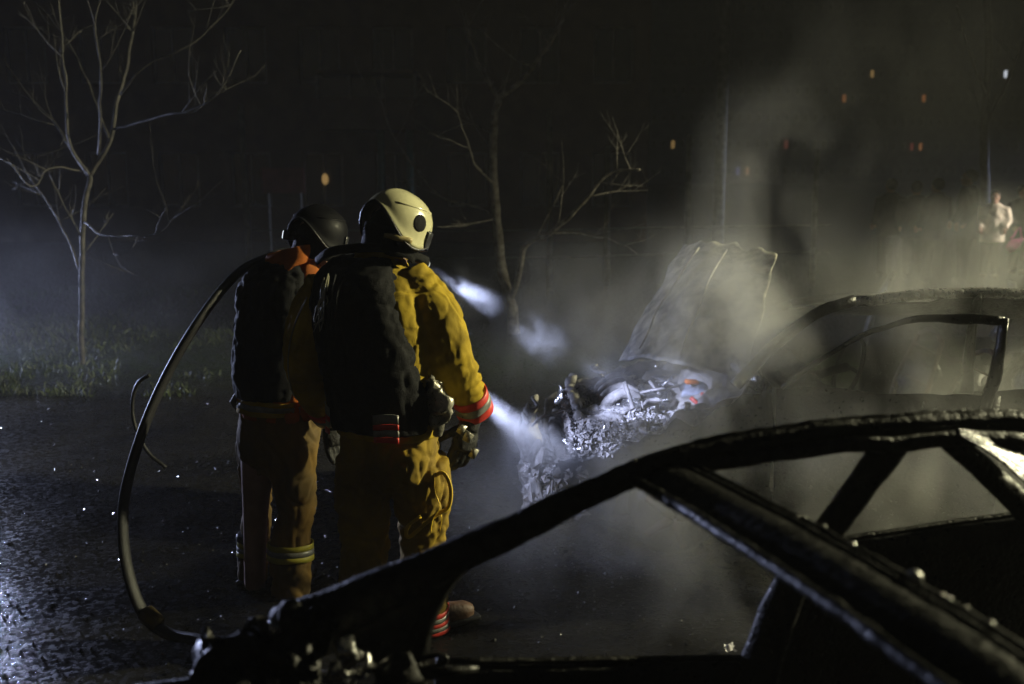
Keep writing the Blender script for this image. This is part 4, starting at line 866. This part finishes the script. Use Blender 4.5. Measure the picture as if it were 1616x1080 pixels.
# ---------------------------------------------------------------- work lights that stand round the place (fire-service floodlights)
def floodlight(loc, target, power, color, angle, label, blend=.6, radius=.12):
    loc = Vector(loc); d = (Vector(target)-loc).normalized(); t = thing('flood_light', (loc.x, loc.y, 0), label, 'lamp', 'work lights')
    MB().tube([(loc.x, loc.y, .5), (loc.x, loc.y, loc.z-.1)], .02, 8).build('pole', M['grey'], t)
    for k in range(3): a = k*2.094; MB().tube([(loc.x, loc.y, .8), (loc.x+math.cos(a)*.5, loc.y+math.sin(a)*.5, 0)], .014, 6).build('leg', M['grey'], t)
    rot = d.to_track_quat('-Z', 'Y').to_euler(); b = MB().box(loc-d*.1, (.16, .11, .06), rot).build('lamp_head', M['rubber'], t, False, bevel=.01)
    MB().box(loc-d*.037, (.14, .09, .004), rot).build('lens', M['white'], b, False)
    spot('flood', loc, target, power, color, angle, blend, radius, t); return t
floodlight((13, 7.2, 5.4), (.8, 5.0, .9), P_FLOOD, WARM, 58, 'warm floodlight on a tall mast beyond the smoking wreck', .6)
floodlight((-8.0, 12.0, .85), (-1.2, 4.3, .75), P_COOL, COOL, 68, 'cool floodlight on a tripod beside the bare young tree', 1.0)
floodlight((12.2, 15.4, 2.4), (8.42, 17.6, .95), P_FAR, (1, .88, .72), 15, 'warm floodlight on a tripod shining on the pale jacket')
floodlight((17, 24, 2.2), (9.5, 22.5, 1.0), 5000, COOL, 34, 'cool floodlight on a tripod behind the onlookers', .9)
spot('spray_fill_spot', n0+Vector((0, 0, .03)), n1, P_NOZ, COOL, 56, .9, .02, nozl)  # added spot that brightens the spray and the car front
MB().tube([n0+Vector((0, 0, .03))-nd*.1, n0+Vector((0, 0, .03))-nd*.012], [.016, .02], 12).build('fill_spot_housing', M['rubber'], nozl)  # housing made up for the added spot

# ---------------------------------------------------------------- smoke, spray and haze
def vol_mat(name, blobs, dens, nscale, lo, hi, aniso=.35, warp=(1, 1, 1), col=(.9, .9, .9), detail=2.5, step=.8, dist=0):
    m = bpy.data.materials.new(name); m.use_nodes = True; n = m.node_tree.nodes; L = m.node_tree.links
    n.remove(n['Principled BSDF']); pv = n.new('ShaderNodeVolumePrincipled'); L.new(pv.outputs[0], n['Material Output'].inputs['Volume'])
    pv.inputs['Color'].default_value = (*col, 1); pv.inputs['Anisotropy'].default_value = aniso
    tc = n.new('ShaderNodeTexCoord'); acc = None
    for (c, r, a) in blobs:
        mp = n.new('ShaderNodeMapping'); mp.vector_type = 'TEXTURE'; mp.inputs['Location'].default_value = c; mp.inputs['Scale'].default_value = r
        L.new(tc.outputs['Object'], mp.inputs[0]); ln = n.new('ShaderNodeVectorMath'); ln.operation = 'LENGTH'; L.new(mp.outputs[0], ln.inputs[0])
        mr = n.new('ShaderNodeMapRange'); mr.interpolation_type = 'SMOOTHSTEP'; L.new(ln.outputs['Value'], mr.inputs[0]); mr.inputs[1].default_value = 0; mr.inputs[2].default_value = 1; mr.inputs[3].default_value = a; mr.inputs[4].default_value = 0
        if acc is None: acc = mr.outputs[0]
        else:
            ad = n.new('ShaderNodeMath'); ad.operation = 'ADD'; L.new(acc, ad.inputs[0]); L.new(mr.outputs[0], ad.inputs[1]); acc = ad.outputs[0]
    mp = n.new('ShaderNodeMapping'); mp.inputs['Scale'].default_value = warp; L.new(tc.outputs['Object'], mp.inputs[0])
    nz = n.new('ShaderNodeTexNoise'); nz.inputs['Scale'].default_value = nscale; nz.inputs['Detail'].default_value = detail; nz.inputs['Distortion'].default_value = dist; L.new(mp.outputs[0], nz.inputs['Vector'])
    mr = n.new('ShaderNodeMapRange'); L.new(nz.outputs[0], mr.inputs[0]); mr.inputs[1].default_value = lo; mr.inputs[2].default_value = hi
    mu = n.new('ShaderNodeMath'); mu.operation = 'MULTIPLY'; L.new(acc, mu.inputs[0]); L.new(mr.outputs[0], mu.inputs[1])
    m2 = n.new('ShaderNodeMath'); m2.operation = 'MULTIPLY'; L.new(mu.outputs[0], m2.inputs[0]); m2.inputs[1].default_value = dens; L.new(m2.outputs[0], pv.inputs['Density'])
    m.cycles.volume_step_rate = step
    return m
def smoke(name, lo, hi, m, label):
    lo = Vector(lo); hi = Vector(hi); o = MB().box((lo+hi)/2, (hi-lo)/2).build(name, m, None, False); o.data.transform(Matrix.Identity(4)); return setp(o, label, 'smoke', kind='stuff')
# plume off the burning car
smoke('smoke', (-.5, 3.4, .03), (4.6, 7.6, 4.3), vol_mat('plume', [
    ((1.2, 5.6, 1.15), (.9, .7, .8), .45), ((1.05, 4.85, 1.12), (.6, .5, .6), 1.5), ((1.45, 5.5, 1.75), (.6, .8, .9), .2), ((1.75, 5.7, 2.7), (.55, .8, 1.4), .010), ((1.9, 5.1, .9), (1.2, .9, .8), .55),
    ((2.5, 5.3, 1.35), (.8, .8, .6), .30), ((1.6, 4.3, .4), (2.4, 1.2, .8), .36), ((.4, 6.2, .9), (1.1, 1.2, .8), .16), ((2.5, 6.0, 2.4), (.7, 1.0, 1.6), .008), ((.3, 4.7, .35), (.9, .9, .5), .25)], 3.5, 2.3, .43, .66, .3, (1, 1, .62), detail=4, dist=.6), 'grey smoke rolling up from the burnt car with raised bonnet')
# thin even smoke held in lumpy, soft-edged bodies
smoke('smoke', (-7.5, 6.6, .04), (-.9, 12.4, 2.0), vol_mat('drift', [((-4.4, 9.3, .55), (3.0, 2.7, 1.3), .8), ((-2.3, 9.3, .7), (1.4, 2.4, 1.2), .6)], .042, 1.1, .36, .68, .3, (.8, .8, 1.4), step=1.2), 'thin bluish smoke drifting low over the grass round the young tree')
P0 = pix(672, 418, 4.29); P1 = pix(995, 612, 5.25)
def oriented_volume(name, c, axis, r, m, label, cat):
    o = MB().box((0, 0, 0), r).build(name, m, None, False); o.location = c; o.rotation_euler = axis.to_track_quat('X', 'Z').to_euler(); return setp(o, label, cat, kind='stuff')
for k, (px, py, Y, r, de, lab) in enumerate(((733, 462, 4.49, (.26, .15, .14), .9, 'bright puff of smoke in the torch beam by the yellow shoulder'), (850, 537, 4.83, (.22, .17, .16), 1.1, 'pale puff of smoke in the torch beam before the forked tree'), (955, 592, 5.12, (.24, .16, .13), 1.1, 'pale puff of smoke in the torch beam over the engine'))):
    oriented_volume('smoke_puff', pix(px, py, Y), P1-P0, r, vol_mat('puff', [((0, 0, 0), r, 1)], de, 11+k, .40, .62, .2, (.7, 1, 1), step=.6, detail=4), lab, 'smoke')
L_ = (n1-n0).length
oriented_volume('water_spray', n0.lerp(n1, .56), n1-n0, (L_*.66, .15, .14), vol_mat('spray', [((L_*.28, 0, 0), (L_*.6, .15, .14), 1.2), ((-L_*.2, 0, 0), (L_*.45, .08, .07), .9)], 8, 9, .25, .7, .3, (.25, 1, 1), step=.7), 'pale cone of water spray hitting the burnt front bumper', 'water')
hz = bpy.data.materials.new('night_haze'); hz.use_nodes = True; n = hz.node_tree.nodes; n.remove(n['Principled BSDF'])
pv = n.new('ShaderNodeVolumePrincipled'); pv.inputs['Density'].default_value = .0016; pv.inputs['Anisotropy'].default_value = .2; pv.inputs['Color'].default_value = (.9, .9, .9, 1)
hz.node_tree.links.new(pv.outputs[0], n['Material Output'].inputs['Volume'])
o = MB().box((20, 75, 18.5), (145, 97, 20)).build('haze', hz, None, False); setp(o, 'thin smoky night haze over the whole place', 'haze', kind='stuff')
